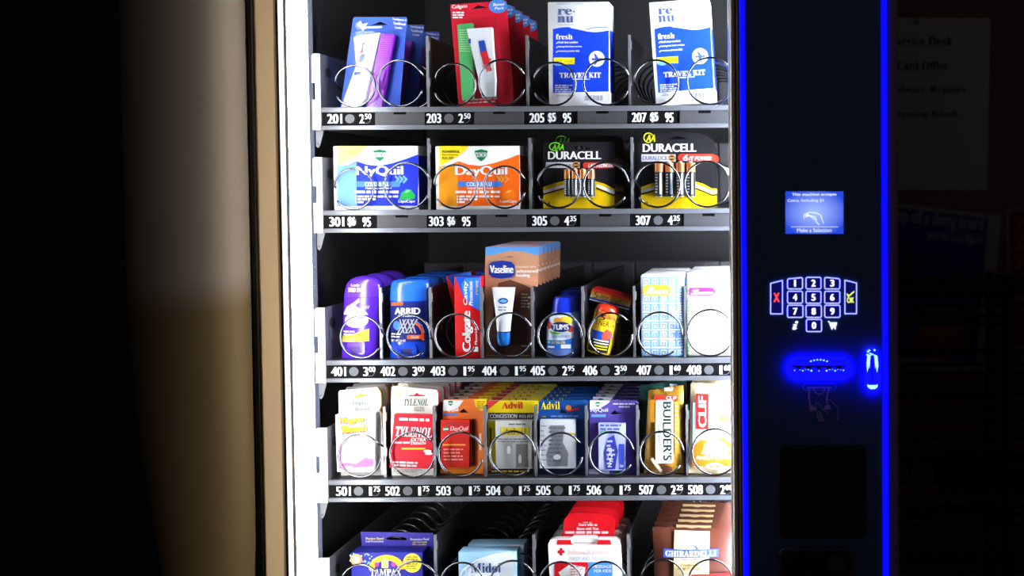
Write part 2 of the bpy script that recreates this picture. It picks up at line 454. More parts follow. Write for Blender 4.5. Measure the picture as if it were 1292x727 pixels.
a.stroke([(335, 178), (350, 172), (372, 176), (380, 188), (378, 198), (392, 210)], 3, GW1, 4)
a.stroke([(350, 172), (362, 180), (374, 190)], 3, GW1, 4); a.stroke([(330, 164), (328, 186)], 3, GW1, 4); a.ell(343, 171, 8, 6, GW1, 4)
panobj(a, 'display_screen')
# keypad
K6 = (960, 340, 130 / 1050)
GR = glow('glow_red', (255, 70, 70), 1.2); GY = glow('glow_yellowgreen', (226, 248, 100), 1.1)
BK = mat('key_face', (18, 20, 120), 0.3, emit=0.35)
def key(pts, name, fn, wd=8):
    a = pan(K6); a.poly(pts, BK, 2); a.stroke(pts, wd, GP, 5, closed=True); fn(a); return panobj(a, name)
keys = {}
for n, (x0, y0, x1, y1) in {1: (272, 82, 424, 198), 2: (460, 80, 612, 198), 3: (650, 80, 804, 198), 4: (272, 222, 424, 344), 5: (460, 222, 612, 344), 6: (650, 222, 804, 344), 7: (272, 364, 428, 488), 8: (460, 364, 616, 488), 9: (650, 364, 806, 488), 0: (464, 508, 618, 632)}.items():
    pts = rr(x0, y0, x1, y1, 16)
    if n == 1: pts = [(x, y + (14 * (x1 - x) / (x1 - x0) if y < y0 + 30 else 0)) for x, y in pts]
    if n == 3: pts = [(x, y + (14 * (x - x0) / (x1 - x0) if y < y0 + 30 else 0)) for x, y in pts]
    cx, cy = (x0 + x1) / 2, (y0 + y1) / 2
    def dig(a, n=n, cx=cx, cy=cy):
        a.text(str(n), cx - (22 if n != 1 else 16), cy - 34, cx + (22 if n != 1 else 16), cy + 34, GW, 'sb', 5, bold=0.008)
    key(pts, 'number_key', dig)
def xk(a): a.text('X', 128, 238, 192, 332, GR, 'sb', 5)
key([(100, 140), (100, 450), (218, 450), (218, 115)][::1] if False else [(100, 452), (220, 452), (220, 112), (100, 142)], 'cancel_key', xk)
def ok(a):
    a.stroke([(878, 248), (892, 274), (950, 224)], 12, GY, 5); a.text('OK', 876, 284, 950, 340, GY, 'sb', 5)
key([(856, 450), (974, 450), (974, 138), (856, 110)], 'ok_key', ok)
a = pan(K6); a.ell(366, 538, 13, 11, GW, 5); a.text('i', 322, 530, 378, 612, GW, 'serifi', 5, bold=0.01); panobj(a, 'info_key')
a = pan(K6); a.poly([(716, 582), (764, 582), (776, 540), (702, 540)], GW, 5); a.stroke([(684, 532), (698, 532), (716, 590), (766, 590)], 7, GW, 5); a.ell(724, 602, 7, 7, GW, 5); a.ell(756, 602, 7, 7, GW, 5); panobj(a, 'cart_key')
# bill acceptor: blue glowing bezel with a dark slot
B7 = (980, 425, 145 / 958)
BL = glow('bezel_blue_glow', (1, 1, 255), 12.0); CY = glow('bezel_cyan', (150, 235, 255), 1.6); DK = mat('slot_black', (6, 6, 20), 0.5)
a = pan(B7); q = a.L(rr(74, 160, 634, 360, 98, 8)); q2 = a.L(rr(82, 168, 626, 352, 90, 8)); hole = a.L(rr(128, 234, 576, 256, 6, 2))
mb = MB(); n = len(q)
mb.prism(q, -0.005, 0.0, BL, [hole])
mb.prism(a.L(rr(120, 230, 584, 262, 6, 2)), 0.0, 0.001, DK)
o = mb.obj('bill_slot_bezel', CP); o.location = (0, YF, 0)
a = pan(B7, YF - 0.005)
for i in range(6): x = 285 + i * 27; a.ell(x, 204 - 12 * (1 - ((i - 2.5) / 2.5) ** 2), 7, 4.5, CY, 0, 10)
for x, y, r in ((150, 280, 4), (195, 275, 3), (217, 283, 6), (238, 274, 3), (263, 274, 4), (288, 283, 7), (352, 285, 4), (416, 283, 7), (441, 274, 4), (463, 275, 3), (487, 283, 7), (510, 274, 3), (532, 275, 3), (556, 280, 5)): a.ell(x, y, r, r * 0.8, CY, 0, 8)
BL2 = mat('bezel_groove', (2, 2, 90), 0.4)
for k in range(7): a.rect(150 + k * 15, 196, 157 + k * 15, 214, BL2, 0); a.rect(470 + k * 15, 196, 477 + k * 15, 214, BL2, 0)
for k in range(5): a.ell(180 + k * 85, 262, 30, 8, BL2, 0, 12)
panobj(a, 'bill_slot_dots', YF - 0.005)
# coin slot bezel
a = pan(B7); mb = MB(); mb.prism(a.L(rr(730, 110, 866, 470, 66, 8)), -0.006, 0.0, BL, [a.L(rr(788, 170, 800, 385, 5, 2))]); mb.prism(a.L(rr(780, 160, 808, 395, 5, 2)), 0.0, 0.001, DK)
o = mb.obj('coin_slot_bezel', CP); o.location = (0, YF, 0)
a = pan(B7, YF - 0.006)
a.poly([(752, 200), (756, 160), (780, 150), (776, 215), (772, 265), (766, 225), (756, 300), (750, 240)], CY, 0)
a.poly([(842, 200), (838, 160), (814, 150), (818, 215), (822, 265), (828, 225), (836, 300), (846, 240)], CY, 0)
a.poly([(756, 396), (766, 404), (796, 404), (830, 404), (842, 396), (838, 420), (815, 435), (782, 435), (758, 418)], CY, 0)
a.poly([(776, 158), (797, 140), (818, 158), (797, 150)], CY, 0)
for x, y in ((760, 124), (772, 114), (815, 112), (756, 150), (780, 140)): a.ell(x, y, 9, 6, CY, 0, 8)
panobj(a, 'coin_slot_lights', YF - 0.006)
# engraved hand with banknote
HL = mat('panel_line_grey', (236, 214, 240), 0.5)
a = pan(B7)
a.stroke(rr(218, 392, 496, 446, 26, 5), 6, mat('panel_line_blue', (150, 160, 250), 0.5), 1, closed=True)
a.stroke([(258, 424), (458, 424)], 12, HL, 1)
a.stroke([(270, 430), (268, 500), (284, 616)], 14, HL, 1); a.stroke([(434, 430), (418, 500), (420, 560)], 14, HL, 1)
a.stroke([(308 + 46 * (1 - math.cos(math.pi * i / 10)), 428 + 50 * math.sin(math.pi * i / 10)) for i in range(11)], 9, HL, 1)
a.poly([(284, 616), (328, 606), (310, 578), (282, 566)], HL, 1); a.poly([(388, 606), (450, 606), (440, 566), (412, 566)], HL, 1)
a.stroke([(284, 616), (330, 612), (318, 560), (334, 548), (352, 552), (378, 600), (430, 642)], 5, HL, 1)
a.stroke([(432, 524), (452, 530), (512, 596), (510, 690)], 5, HL, 1)
a.stroke([(330, 616), (348, 700), (368, 700), (364, 636), (346, 616)], 5, HL, 1); a.stroke([(366, 640), (386, 690), (400, 706)], 5, HL, 1)
a.stroke([(340, 650), (364, 650)], 4, HL, 1); a.stroke([(346, 676), (366, 676)], 4, HL, 1)
panobj(a, 'banknote_hand_symbol')
# black reader plate and coin return
R8 = (915, 540, 220 / 855)
a = pan(R8); mb = MB(); mb.prism(a.L(rr(270, 84, 690, 536, 26, 5)), -0.004, 0.0, mat('reader_plate_black', (5, 5, 6), 0.35)); o = mb.obj('reader_plate', CP); o.location = (0, YF, 0)
a = pan(R8); mb = MB(); mb.prism(a.L(rr(262, 580, 626, 735, 40, 5)), -0.009, 0.0, mat('coin_return_rim', (92, 84, 80), 0.4, 0.4), [a.L(rr(276, 594, 612, 720, 30, 5))])
RIM = mb.obj('coin_return', CP); RIM.location = (0, YF, 0)
mb = MB(); mb.prism(a.L(rr(276, 594, 612, 720, 30, 5)), -0.0015, 0.0, mat('coin_return_dark', (10, 9, 10), 0.2)); 
c = a.loc((544, 660)); R = 46 * a.S
mb.tube([(c[0], -0.0055, c[1]), (c[0], -0.001, c[1])], R, mat('coin_button', (70, 70, 76), 0.3, 0.4), 24)
o = mb.obj('coin_return_button', CP); o.location = (0, YF, 0)
# ================================================================== trays
FLOOR_Y = {2: 134.5, 3: 264.5, 4: 453.5, 5: 604.5, 6: 768.0}
FZ = {k: P(660, v, YT).z for k, v in FLOOR_Y.items()}
XT0 = P(410, 360, YT).x; XT1 = P(945, 360, YT).x + 0.01
DIV = {2: (540, 665.5, 794.5), 3: (541.5, 669, 797.5), 4: (481, 543.5, 608, 672, 735.5, 800.5, 864.5), 5: (486, 548.5, 612.5, 676, 740, 804.5, 867), 6: (550, 674, 793)}
COILS = {2: [(444, 26.5), (502.5, 29.5), (571, 27), (631.6, 29.5), (697.6, 27.5), (764, 29.5), (827, 28.6), (896, 30)],
         3: [(443, 26), (511, 29.5), (572, 28), (634.7, 27), (703, 28), (763.5, 29), (829, 29), (892, 29.3)],
         4: [(452.6, 27), (513, 28), (574, 28), (641.7, 28.7), (704.8, 28), (769, 28.2), (832, 28.6), (896, 30)],
         5: [(451, 27.5), (517.4, 29), (579, 28.7), (644.7, 29.2), (706, 28), (770.5, 28.4), (834, 28.4), (902, 30)],
         6: [(452, 27), (520, 29), (580.6, 28), (645, 29), (706, 28), (762, 28), (835.6, 29), (896, 29)]}
COIL_ME = {}
def coil_mesh(pitch, R0, sgn):
    key = (pitch, round(R0, 4), sgn)
    if key in COIL_ME: return COIL_ME[key]
    pts = []; turns = int(0.40 / pitch); N = 32
    for i in range(turns * N + 1):
        t = -0.93 + i / N              # whole numbers: the wire steps back at 3 o'clock
        y = 0.002 * (t + 0.93)
        for k in range(0, int(t) + 3):
            u = min(1, max(0, (t - k + 0.07) / 0.14)); y += pitch * u * u * (3 - 2 * u)
        ang = -2 * math.pi * t * sgn + (0 if sgn > 0 else math.pi)
        pts.append((R0 * math.cos(ang), y, R0 * math.sin(ang)))
    m = MB(); m.tube(pts, 0.0017, CHROME, 7)
    me = m.mesh('coil', True); COIL_ME[key] = me; return me
NUMS = {2: [('201', '2', '50', 0), ('203', '2', '50', 0), ('205', '$5', '95', 1), ('207', '$5', '95', 1)],
        3: [('301', '$6', '95', 1), ('303', '$6', '95', 1), ('305', '4', '35', 0), ('307', '4', '35', 0)],
        4: [('401', '3', '00', 0), ('402', '3', '00', 0), ('403', '1', '95', 0), ('404', '1', '95', 0), ('405', '2', '95', 0), ('406', '3', '50', 0), ('407', '1', '60', 0), ('408', '1', '60', 0)],
        5: [('501', '1', '75', 0), ('502', '1', '75', 0), ('503', '1', '75', 0), ('504', '1', '75', 0), ('505', '1', '75', 0), ('506', '1', '75', 0), ('507', '2', '25', 0), ('508', '2', '00', 0)]}
NX0 = {2: (413, 538, 668, 797), 3: (415.5, 541, 671.5, 802), 4: (418, 480, 543, 608, 669, 735, 803, 866), 5: (424, 486, 550, 613, 676, 740, 806, 868)}
LABELBLACK = mat('label_black', (10, 10, 12), 0.7, spec=0.1); LABELWHITE = C(236, 240, 240); RIVET = mat('rivet_grey', (84, 86, 90), 0.5)
PLATE = mat('strip_plate', (62, 63, 66), 0.5, 0.2, noise=0.15, nscale=120)
PITCH = {2: 0.048, 3: 0.05, 4: 0.05, 5: 0.026, 6: 0.03}
YBACK = 0.57
for row in (2, 3, 4, 5, 6):
    fz = FZ[row]; fy = FLOOR_Y[row]; s = (YT - CAMLOC.y) / F
    zb = fz - 28 * s
    mb = MB()
    mb.box(XT0, XT1, YT + 0.004, YBACK, fz - 0.002, fz, TRAYDARK)
    TR = mb.obj('tray', VM); TR.location = -VM.location
    TR['label'] = 'dark metal tray with coils, dividers and price strip'
    mb = MB()                                                    # front strip: lips proud, strip recessed
    mb.bbox(XT0, XT1, YT - 0.003, YT + 0.004, fz - 6.0 * s, fz + 0.0005, LIPMETAL, 0.0015)
    mb.box(XT0, XT1, YT + 0.001, YT + 0.004, fz - 23 * s, fz - 5.5 * s, LABELBLACK)
    mb.bbox(XT0, XT1, YT - 0.003, YT + 0.004, zb, fz - 22.5 * s, LIPMETAL, 0.0015)
    mb.obj('front_strip', TR)
    # left end plate with flange, side and bracket
    bx0 = P(396.5 + (fy - 134) * 0.012 - 1, fy, YT).x
    mb = MB(); zt = fz + 67.5 * s
    fl = [(bx0, zb), (XT0, zb), (XT0, zt), (bx0 + 0.004, zt), (bx0, zt - 0.004)]
    z1 = fz + 31 * s; z2 = fz + 10 * s
    fl = [(bx0, zb), (XT0, zb), (XT0, zt), (bx0 + 0.003, zt), (bx0, zt - 0.003), (bx0, z1), (bx0 + 0.0045, z1), (bx0 + 0.0045, z2), (bx0, z2)]
    mb.prism(fl, YT - 0.004, YT - 0.001, mat('flange_zinc', (205, 207, 212), 0.45, 0.2))
    sidem = mat('side_plate_steel', (104, 106, 112), 0.3, 0.6)
    mb.prism([(YT, zb), (YBACK, zb), (YBACK, zt), (YT, zt)], -XT0, -XT0 - 0.0015, sidem) if False else None
    mb.box(XT0 - 0.0015, XT0, YT - 0.002, YBACK, zb, zt, sidem)
    mb.obj('end_plate', TR)
    mb = MB(); mb.prism([(bx0 + 0.001, zb), (bx0 + 0.001, zb - 0.024), (bx0 + 0.004, zb - 0.027), (bx0 + 0.007, zb - 0.022), (bx0 + 0.013, zb)], YT + 0.004, YT + 0.006, GREYMETAL)
    c = ((bx0 + 0.004), zb - 0.021)
    mb.tube([(c[0], YT + 0.002, c[1]), (c[0], YT + 0.0045, c[1])], 0.002, LIPMETAL, 8)
    mb.obj('bracket', TR)
    mb = MB(); cy_, cz_ = YT + 0.022, fz + 46 * s
    mb.tube([(XT0 + 0.0002, cy_, cz_), (XT0 + 0.0022, cy_, cz_)], 0.0075, mat('stud_dark', (24, 24, 28), 0.3, 0.5), 14); mb.obj('side_stud', TR)
    # rear motor panels
    for i in range(8):
        mb = MB(); xx0 = XT0 + (XT1 - XT0) * i / 8 + 0.001; xx1 = XT0 + (XT1 - XT0) * (i + 1) / 8 - 0.001
        mb.bbox(xx0, xx1, YBACK - 0.012, YBACK, fz, fz + 0.118, mat('motor_cover', (58, 58, 64), 0.5, noise=0.1), 0.002); mb.obj('motor_cover', TR)
    # dividers
    for dx in DIV[row]:
        xq = P(dx, fy - 40, YT + 0.016).x; mb = MB(); h = 91 * s
        dm = mat('divider_steel', (36, 36, 40), 0.4, 0.3)
        prof = [(YT + 0.016, fz), (YBACK - 0.014, fz), (YBACK - 0.014, fz + h * 1.02), (YT + 0.03, fz + h), (YT + 0.016, fz + h)]
        v = [(xq + sx, p[0], p[1]) for sx in (-0.0009, 0.0009) for p in prof]
        mb.add(v, [(0, 1, 2, 3, 4), (9, 8, 7, 6, 5)] + [(i, (i + 1) % 5, 5 + (i + 1) % 5, 5 + i) for i in range(5)], dm)
        mb.box(xq - 0.0018, xq + 0.0018, YT + 0.014, YT + 0.017, fz, fz + h, GREYMETAL)
        for zz in (h * 0.30, h * 0.80): mb.box(xq - 0.001, xq + 0.0034, YT + 0.013, YT + 0.017, fz + zz, fz + zz + 0.013, GREYMETAL)
        mb.obj('divider', TR)
    # coils
    for i, (cxp, r) in enumerate(COILS[row]):
        rad = r * s * 0.985; cX = P(cxp, fy - 30, YT).x
        pit = {(4, 3): 0.026, (3, 4): 0.045, (3, 5): 0.045}.get((row, i), PITCH[row])
        sg = 1 if (row in (4, 5) or i % 2) else -1
        me = coil_mesh(pit, rad, sg)
        o = bpy.data.objects.new('coil', me); COL.objects.link(o); o.parent = TR
        o.location = (cX, YT + 0.008, fz + 0.0022 + rad)
        o.rotation_euler = (0, random.uniform(-0.5, 0.5) if row in (4, 5) else random.uniform(-0.2, 0.2), 0)
    # number labels
    if row in NUMS:
        for j, (num, pr, cents, big) in enumerate(NUMS[row]):
            x = NX0[row][j]; wide = row in (2, 3)
            lw = 61 if wide else 63
            a = Art(YT + 0.001, (0, 0, 1), org=(0, YT + 0.001, 0))
            y0 = fy + 7.5; y1 = fy + 20.5
            sl = -0.0045 * (x - 660)
            y0 += sl; y1 += sl
            a.rect(x - 2, y0 - 1.2, x - 2 + lw - 1.5, y1 + 1.2, mat('label_card', (8, 8, 10), 0.7, spec=0.1), 0)
            a.text(num, x, y0 + 0.8, x + 19, y1 - 0.2, LABELWHITE, 'sb', 1, bold=0.008)
            a.ell(x + 28.5, (y0 + y1) / 2 + 0.3, 6, 5.8, RIVET, 1)
            if big:
                a.text(pr, x + 23.5, y0 + 0.5, x + 33.5, y1 + 0.2, LABELWHITE, 'sb', 3, bold=0.008); a.text(cents, x + 42, y0 + 0.8, x + 53, y1, LABELWHITE, 'sb', 3, bold=0.008)
            else:
                a.ell(x + 49, (y0 + y1) / 2 + 1, 6, 5.5, RIVET, 1); a.ell(x + 49, (y0 + y1) / 2 + 0.8, 5.3, 5, LABELBLACK, 2)
                a.text(pr, x + 40.5, y0 + 1, x + 47, y1 - 0.5, LABELWHITE, 'sb', 3, bold=0.008); a.text(cents, x + 47.6, y0 + 0.5, x + 56, y0 + 7.3, LABELWHITE, 'sb', 3, bold=0.008)
            o = a.build('price_label', TR); o.location = (0, YT + 0.001, 0)
            if wide:
                a = Art(YT + 0.001, (0, 0, 1), org=(0, YT + 0.001, 0)); mb = MB()
                q = a.L([(x + 61, y1 + 2.5), (x + 123, y1 + 2.5), (x + 123, y0 - 2), (x + 100, y0 - 2), (x + 100, y0 + 1.5), (x + 84, y0 + 1.5), (x + 84, y0 - 2), (x + 61, y0 - 2)])
                mb.prism(q, -0.002, 0.0, PLATE); o = mb.obj('blank_plate', TR); o.location = (0, YT + 0.001, 0)
# ================================================================== products
YP = YT + 0.017
A_ = (390, 0, 270 / 1291); B_ = (660, 0, 270 / 1291); C_ = (390, 150, 270 / 1291); D_ = (660, 150, 270 / 1291)
E2 = (425, 330, 130 / 675); G_ = (550, 300, 190 / 767); G2 = (675, 340, 130 / 727); I_ = (735, 320, 200 / 855)
J2 = (415, 475, 145 / 753); K_ = (550, 470, 195 / 834); L_ = (735, 470, 200 / 855); M_ = (395, 620, 270 / 1292); N_ = (660, 620, 275 / 1292)
ORD = ['first', 'second', 'third', 'fourth', 'fifth', 'sixth', 'seventh', 'eighth']
BLIST = clear_mat('blister_plastic', 0.012, (0.95, 0.96, 0.97), 0.12)
class Prod:
    def __init__(s, name, label, cat, group, row, fr, cx, tilt=0.0, Y=None, yaw=0.0):
        s.Y = YP if Y is None else Y; s.row = row; s.fr = fr; s.tilt = tilt
        x = P(fr[0] + cx * fr[2], 400, s.Y).x
        s.org = Vector((x, s.Y, FZ[row])); s.e = empty(name, s.org); s.e.rotation_euler = (0, math.radians(tilt), 0)
        s.group = group; tag(s.e, label, cat, group); s.art = s.new_art()
    def new_art(s, surf=None, dy=0.0):
        a = Art(s.Y, s.fr, s.org, s.tilt, surf); return a
    def L(s, pts): return s.art.L(pts)
    def slab(s, name, pts, y0, y1, m, holes=(), side=None):
        mb = MB(); mb.prism(s.L(pts), y0, y1, m, [s.L(h) for h in holes], side); return mb.obj(name, s.e)
    def done(s, printname='printed_design', dy=0.0):
        if s.art.mb.v:
            o = s.art.build(printname, s.e); o.location = (0, dy, 0)
        if s.tilt: s.drop()
        return s
    def drop(s):
        lo = 1e9; Mx = Matrix.Rotation(math.radians(s.tilt), 4, 'Y')
        for ch in s.e.children:
            for v in ch.data.vertices: lo = min(lo, (Mx @ (v.co + ch.location)).z)
        s.e.location.z = FZ[s.row] - lo
    def behind(s, n, d, text, jitter=0.0, zs=1.0, tilt=None):
        rd = random.Random(len(text) + n)
        for i in range(n):
            c = copy_tree(s.e); c.location.y = s.e.location.y + d * (i + 1); c.location.x += rd.uniform(-jitter, jitter)
            c['label'] = ORD[i + 1] + ' ' + text; c.scale = (1, 1, zs)
        s.e['label'] = s.e['label']
def surf_fn(x0, w_fn, d_fn, n=2.4):
    def f(x, z):
        k = min(0.98, abs(x - x0) / max(1e-5, w_fn(z))); d = d_fn(z)
        return d * (1 - (1 - k ** n) ** (1 / n))
    return f
def bottle_mesh(rings, m, yc, nn=2.4, k=28):       # rings: (xc, halfwidth, halfdepth, z)
    mb = MB(); R = []
    for xc, hw, hd, z in rings:
        r = []
        for i in range(k):
            t = 2 * math.pi * i / k; c, s_ = math.cos(t), math.sin(t)
            r.append((xc + hw * math.copysign(abs(c) ** (2 / nn), c), yc + hd * math.copysign(abs(s_) ** (2 / nn), s_), z))
        R.append(r)
    mb.loft(R, m); return mb
def interp(tab):
    def f(z):
        for (z0, a), (z1, b) in zip(tab, tab[1:]):
            if z <= z1: return a + (b - a) * max(0, (z - z0) / (z1 - z0))
        return tab[-1][1]
    return f
def crescent_hole(x0, x1, yt, yb): return [(x0, yb), (x1, yb), (x1 - (x1 - x0) * 0.25, (yt + yb) / 2), ((x0 + x1) / 2, yt), (x0 + (x1 - x0) * 0.25, (yt + yb) / 2)]
def wrapper_mesh(p, name, pts, depth, m, crimp=True):   # pillow pouch: puffed between outline front and back
    q = p.L(pts); xs = [a[0] for a in q]; zs = [a[1] for a in q]; x0, x1, z0, z1 = min(xs), max(xs), min(zs), max(zs)
    # quad outline: bl, br, tr, tl
    bl, br, tr, tl = [Vector(a) for a in q]; nu, nv = 12, 22; mb = MB(); vs = []; fs = []
    rd = random.Random(3)
    for side in (0, 1):
        for j in range(nv + 1):
            for i in range(nu + 1):
                u, v = i / nu, j / nv
                pt = (bl * (1 - u) + br * u) * (1 - v) + (tl * (1 - u) + tr * u) * v
                bulge = (math.sin(math.pi * u) ** 0.6) * (math.sin(math.pi * v) ** 0.45) if 0 < u < 1 and 0 < v < 1 else 0
                wr = 0.0012 * math.sin(u * 17 + v * 9) * (1 - bulge) * (0 < u < 1)
                zz = pt.y + (0.0012 * (i % 2) if j == nv else 0)
                vs.append((pt.x, depth * (0.5 - 0.5 * bulge) + wr if side == 0 else depth * (0.5 + 0.5 * bulge) + wr, zz))
    N1 = (nu + 1) * (nv + 1)
    for j in range(nv):
        for i in range(nu):
            a = j * (nu + 1) + i; fs.append((a, a + 1, a + nu + 2, a + nu + 1)); fs.append((N1 + a + nu + 1, N1 + a + nu + 2, N1 + a + 1, N1 + a))
    mb.add(vs, fs, m); o = mb.obj(name, p.e); add_smooth(o, 80)
    def surf(x, z):
        v = min(0.999, max(0.001, (z - bl.y) / (tl.y - bl.y))); xl = bl.x + (tl.x - bl.x) * v; xr = br.x + (tr.x - br.x) * v
        u = min(0.999, max(0.001, (x - xl) / (xr - xl)))
        return depth * (0.5 - 0.5 * (math.sin(math.pi * u) ** 0.6) * (math.sin(math.pi * v) ** 0.45)) - 0.0026
    return o, surf
# ------------------------------------------------------------------ row 2
g = 'blue travel toothbrush kits in slot 201'
p = Prod('toothbrush_kit', 'blue carded kit with white toothpaste tube and purple toothbrush, foremost in slot 201', 'toothbrush kit', g, 2, A_, 410, Y=YP + 0.011)
BLU = C(52, 92, 200)
p.slab('card', [(220, None), (575, None), (592, 112), (584, 103), (275, 103), (265, 112)], 0.0, 0.001, BLU, [crescent_hole(368, 488, 130, 156)])
a = p.art
a.text('Toothpaste &', 503, 112, 588, 128, WHITE, 'sb', 1, rot=-6); a.text('Toothbrush', 508, 135, 584, 151, WHITE, 'sb', 1, rot=-6); a.text('Combo', 518, 160, 562, 174, WHITE, 'sb', 1, rot=-6)
a.poly([(290, 150), (310, 125), (322, 148), (355, 138), (340, 160), (440, 158), (440, 168), (340, 172), (325, 186), (312, 168)], WHITE, 1)
a.ell(302, 155, 22, 24, C(120, 140, 220), 0)
p.done()
o = p.slab('toothpaste_tube', [(240, None), (345, None), (352, 600), (445, 205), (440, 203), (290, 228), (288, 236), (302, 400)], -0.011, -0.001, mat('tube_white', (244, 244, 246), 0.35)); 
a2 = p.new_art(); a2.poly([(318, 330), (345, 330), (345, 280), (370, 262), (335, 262), (335, 300)], C(214, 40, 40), 1); a2.poly([(310, 385), (345, 375), (362, 325), (330, 335)], C(40, 80, 190), 1); a2.poly([(288, 460), (330, 455), (340, 435), (292, 440)], C(40, 70, 180), 1)
q = a2.build('tube_print', p.e); q.location = (0, -0.011, 0)
p.slab('toothbrush_case', [(395, None), (480, None), (528, 212), (450, 208)], -0.010, -0.001, mat('toothbrush_purple', (150, 30, 200), 0.3))
a3 = p.new_art()
for k in range(10): a3.rect(458 - k * 4, 225 + k * 13, 515 - k * 3, 231 + k * 13, C(190, 80, 230), 1)
q = a3.build('bristles', p.e); q.location = (0, -0.010, 0)
p.slab('blister', [(228, None), (520, None), (548, 195), (275, 195)], -0.0135, -0.0125, BLIST)
p.behind(2, 0.075, 'blue carded toothbrush kit from the glass in slot 201')
g = 'red travel toothbrush kits in slot 203'
p = Prod('toothbrush_kit', 'red carded kit with green toothbrush and white toothpaste tube, foremost in slot 203', 'toothbrush kit', g, 2, A_, 1040, tilt=-4.0, Y=YP + 0.012)
RED = C(214, 22, 48)
p.slab('card', [(903, 645), (1236, 622), (1190, -6), (850, 18)], 0.0, 0.001, RED, [[(962, 54), (1078, 48), (1068, 34), (1018, 20)]])
a = p.art
a.text('Colgate', 862, 18, 955, 46, WHITE, 'sb', 1); a.lines(866, 62, 945, 3, 15, 9, WHITE, 1, seed=4)
a.ell(1140, 28, 56, 42, C(70, 140, 225), 0); a.text('Bonus', 1112, 8, 1180, 26, WHITE, 'sbi', 2); a.text('Pack', 1122, 32, 1178, 48, WHITE, 'sbi', 2)
a.lines(955, 590, 1180, 2, 18, 9, C(250, 200, 205), 1, seed=6, slant=-0.06)
p.done()
p.slab('toothbrush', [(935, 600), (1000, 590), (996, 138), (984, 136), (905, 146)], -0.010, -0.001, mat('toothbrush_green', (90, 190, 110), 0.3))
a3 = p.new_art()
for k in range(10): a3.rect(918, 175 + k * 14, 985, 181 + k * 14, C(170, 235, 160), 1)
q = a3.build('bristles', p.e); q.location = (0, -0.010, 0)
p.slab('toothpaste_tube', [(1042, 500), (1136, 488), (1112, 162), (965, 172)], -0.012, -0.001, mat('tube_white', (244, 244, 246), 0.35))
p.slab('tube_cap', [(1054, 582), (1132, 576), (1134, 489), (1046, 497)], -0.011, -0.001, mat('cap_white', (238, 240, 240), 0.4))
a2 = p.new_art(); a2.poly([(1050, 330), (1090, 325), (1070, 240), (1035, 245)], C(40, 80, 190), 1); a2.poly([(1072, 400), (1110, 395), (1085, 300), (1045, 315)], C(220, 40, 50), 1); a2.text('Colgate', 1050, 360, 1130, 420, C(220, 40, 50), 'sb', 1, rot=-78); a2.poly([(978, 262), (990, 260), (990, 230), (976, 232)], C(60, 60, 170), 1)
q = a2.build('tube_print', p.e); q.location = (0, -0.012, 0)
p.slab('blister', [(920, 606), (1172, 588), (1145, 98), (892, 120)], -0.0145, -0.0135, BLIST)
p.behind(4, 0.048, 'red carded toothbrush kit from the glass in slot 203')
def renu(label, cx, tilt, group, dx=0.0, base=None):
    p = Prod('lens_solution_box', label, 'box', group, 2, B_, 350 + dx, tilt=tilt)
    p.tilt = tilt
    W_ = C(246, 247, 250); BB = C(20, 66, 222)
    p.art = Art(p.Y, (B_[0] + dx * B_[2], B_[1], B_[2]), p.org, 0.0)
    mb = MB(); c0 = p.L([(178, None), (518, 10)]); mb.bbox(c0[0][0], c0[1][0], 0.0, 0.045, 0.0, c0[1][1], W_, 0.0012); add_smooth(mb.obj('carton', p.e), 30)
    a = p.art
    wave = [(180 + 338 * i / 24, 182 - 12 * math.sin(i / 24 * 2 * math.pi) - (6 if i < 8 else 0)) for i in range(25)]
    a.poly([(180, 560), (516, 552)] + wave[::-1], BB, 0)
    a.stroke([(380 + 5.5 * i, 178 - 14 * math.sin(i / 24 * 2.2)) for i in range(25)], 6, C(90, 130, 190), 1)
    a.text('BAUSCH + LOMB', 205, 19, 362, 29, C(150, 200, 230), '', 1)
    a.text('re', 208, 54, 295, 90, C(70, 92, 150), 'serif', 1); a.ell(308, 70, 5, 5, C(70, 92, 150), 1); a.text('nu', 208, 98, 305, 137, C(70, 92, 150), 'serif', 1)
    a.rect(208, 149, 308, 151, C(150, 160, 190), 1)
    a.text('fresh', 198, 205, 298, 238, WHITE, 'serif', 1, bold=0.01)
    for k, t in enumerate(('fresh lens comfort', 'lasting feel clean on lens', 'removes protein daily')):
        a.stroke([(200, 258 + 27 * k), (204, 263 + 27 * k), (210, 252 + 27 * k)], 3, WHITE, 1); a.text(t, 214, 248 + 27 * k, (332, 355, 342)[k], 262 + 27 * k, WHITE, 'sb', 1)
    a.rect(184, 348, 312, 388, C(250, 232, 20), 1); a.ell(214, 384, 28, 14, C(120, 170, 240), 2); a.text('2 oz', 215, 358, 300, 378, C(220, 190, 20), 'sb', 2)
    a.ell(445, 355, 48, 48, WHITE, 1)
    a.poly([(415, 352), (436, 352), (428, 326), (438, 326), (456, 352), (476, 350), (476, 362), (456, 364), (438, 390), (428, 390), (436, 364), (415, 364)], C(60, 90, 190), 2)
    a.text('TRAVEL KIT', 220, 438, 470, 470, WHITE, 'serif', 1, bold=0.015); a.rect(298, 476, 405, 480, WHITE, 1)
    a.lines(193, 512, 312, 4, 12, 7, C(215, 225, 250), 1, seed=9)
    for k in range(16): a.rect(372 + k * 7, 576, 375 + k * 7 + (k % 3), 606, C(130, 134, 150), 1)
    a.lines(200, 575, 320, 1, 10, 6, C(190, 195, 205), 1)
    o = a.build('printed_design', p.e)
    # side face print
    mb = MB(); x = c0[1][0]; z = p.L([(0, 560), (0, 180)]); mb.add([(x + 0.0002, 0.001, z[0][1]), (x + 0.0002, 0.044, z[0][1]), (x + 0.0002, 0.044, z[1][1]), (x + 0.0002, 0.001, z[1][1])], [(0, 1, 2, 3)], BB); mb.obj('side_print', p.e)
    if tilt: p.drop()
    return p
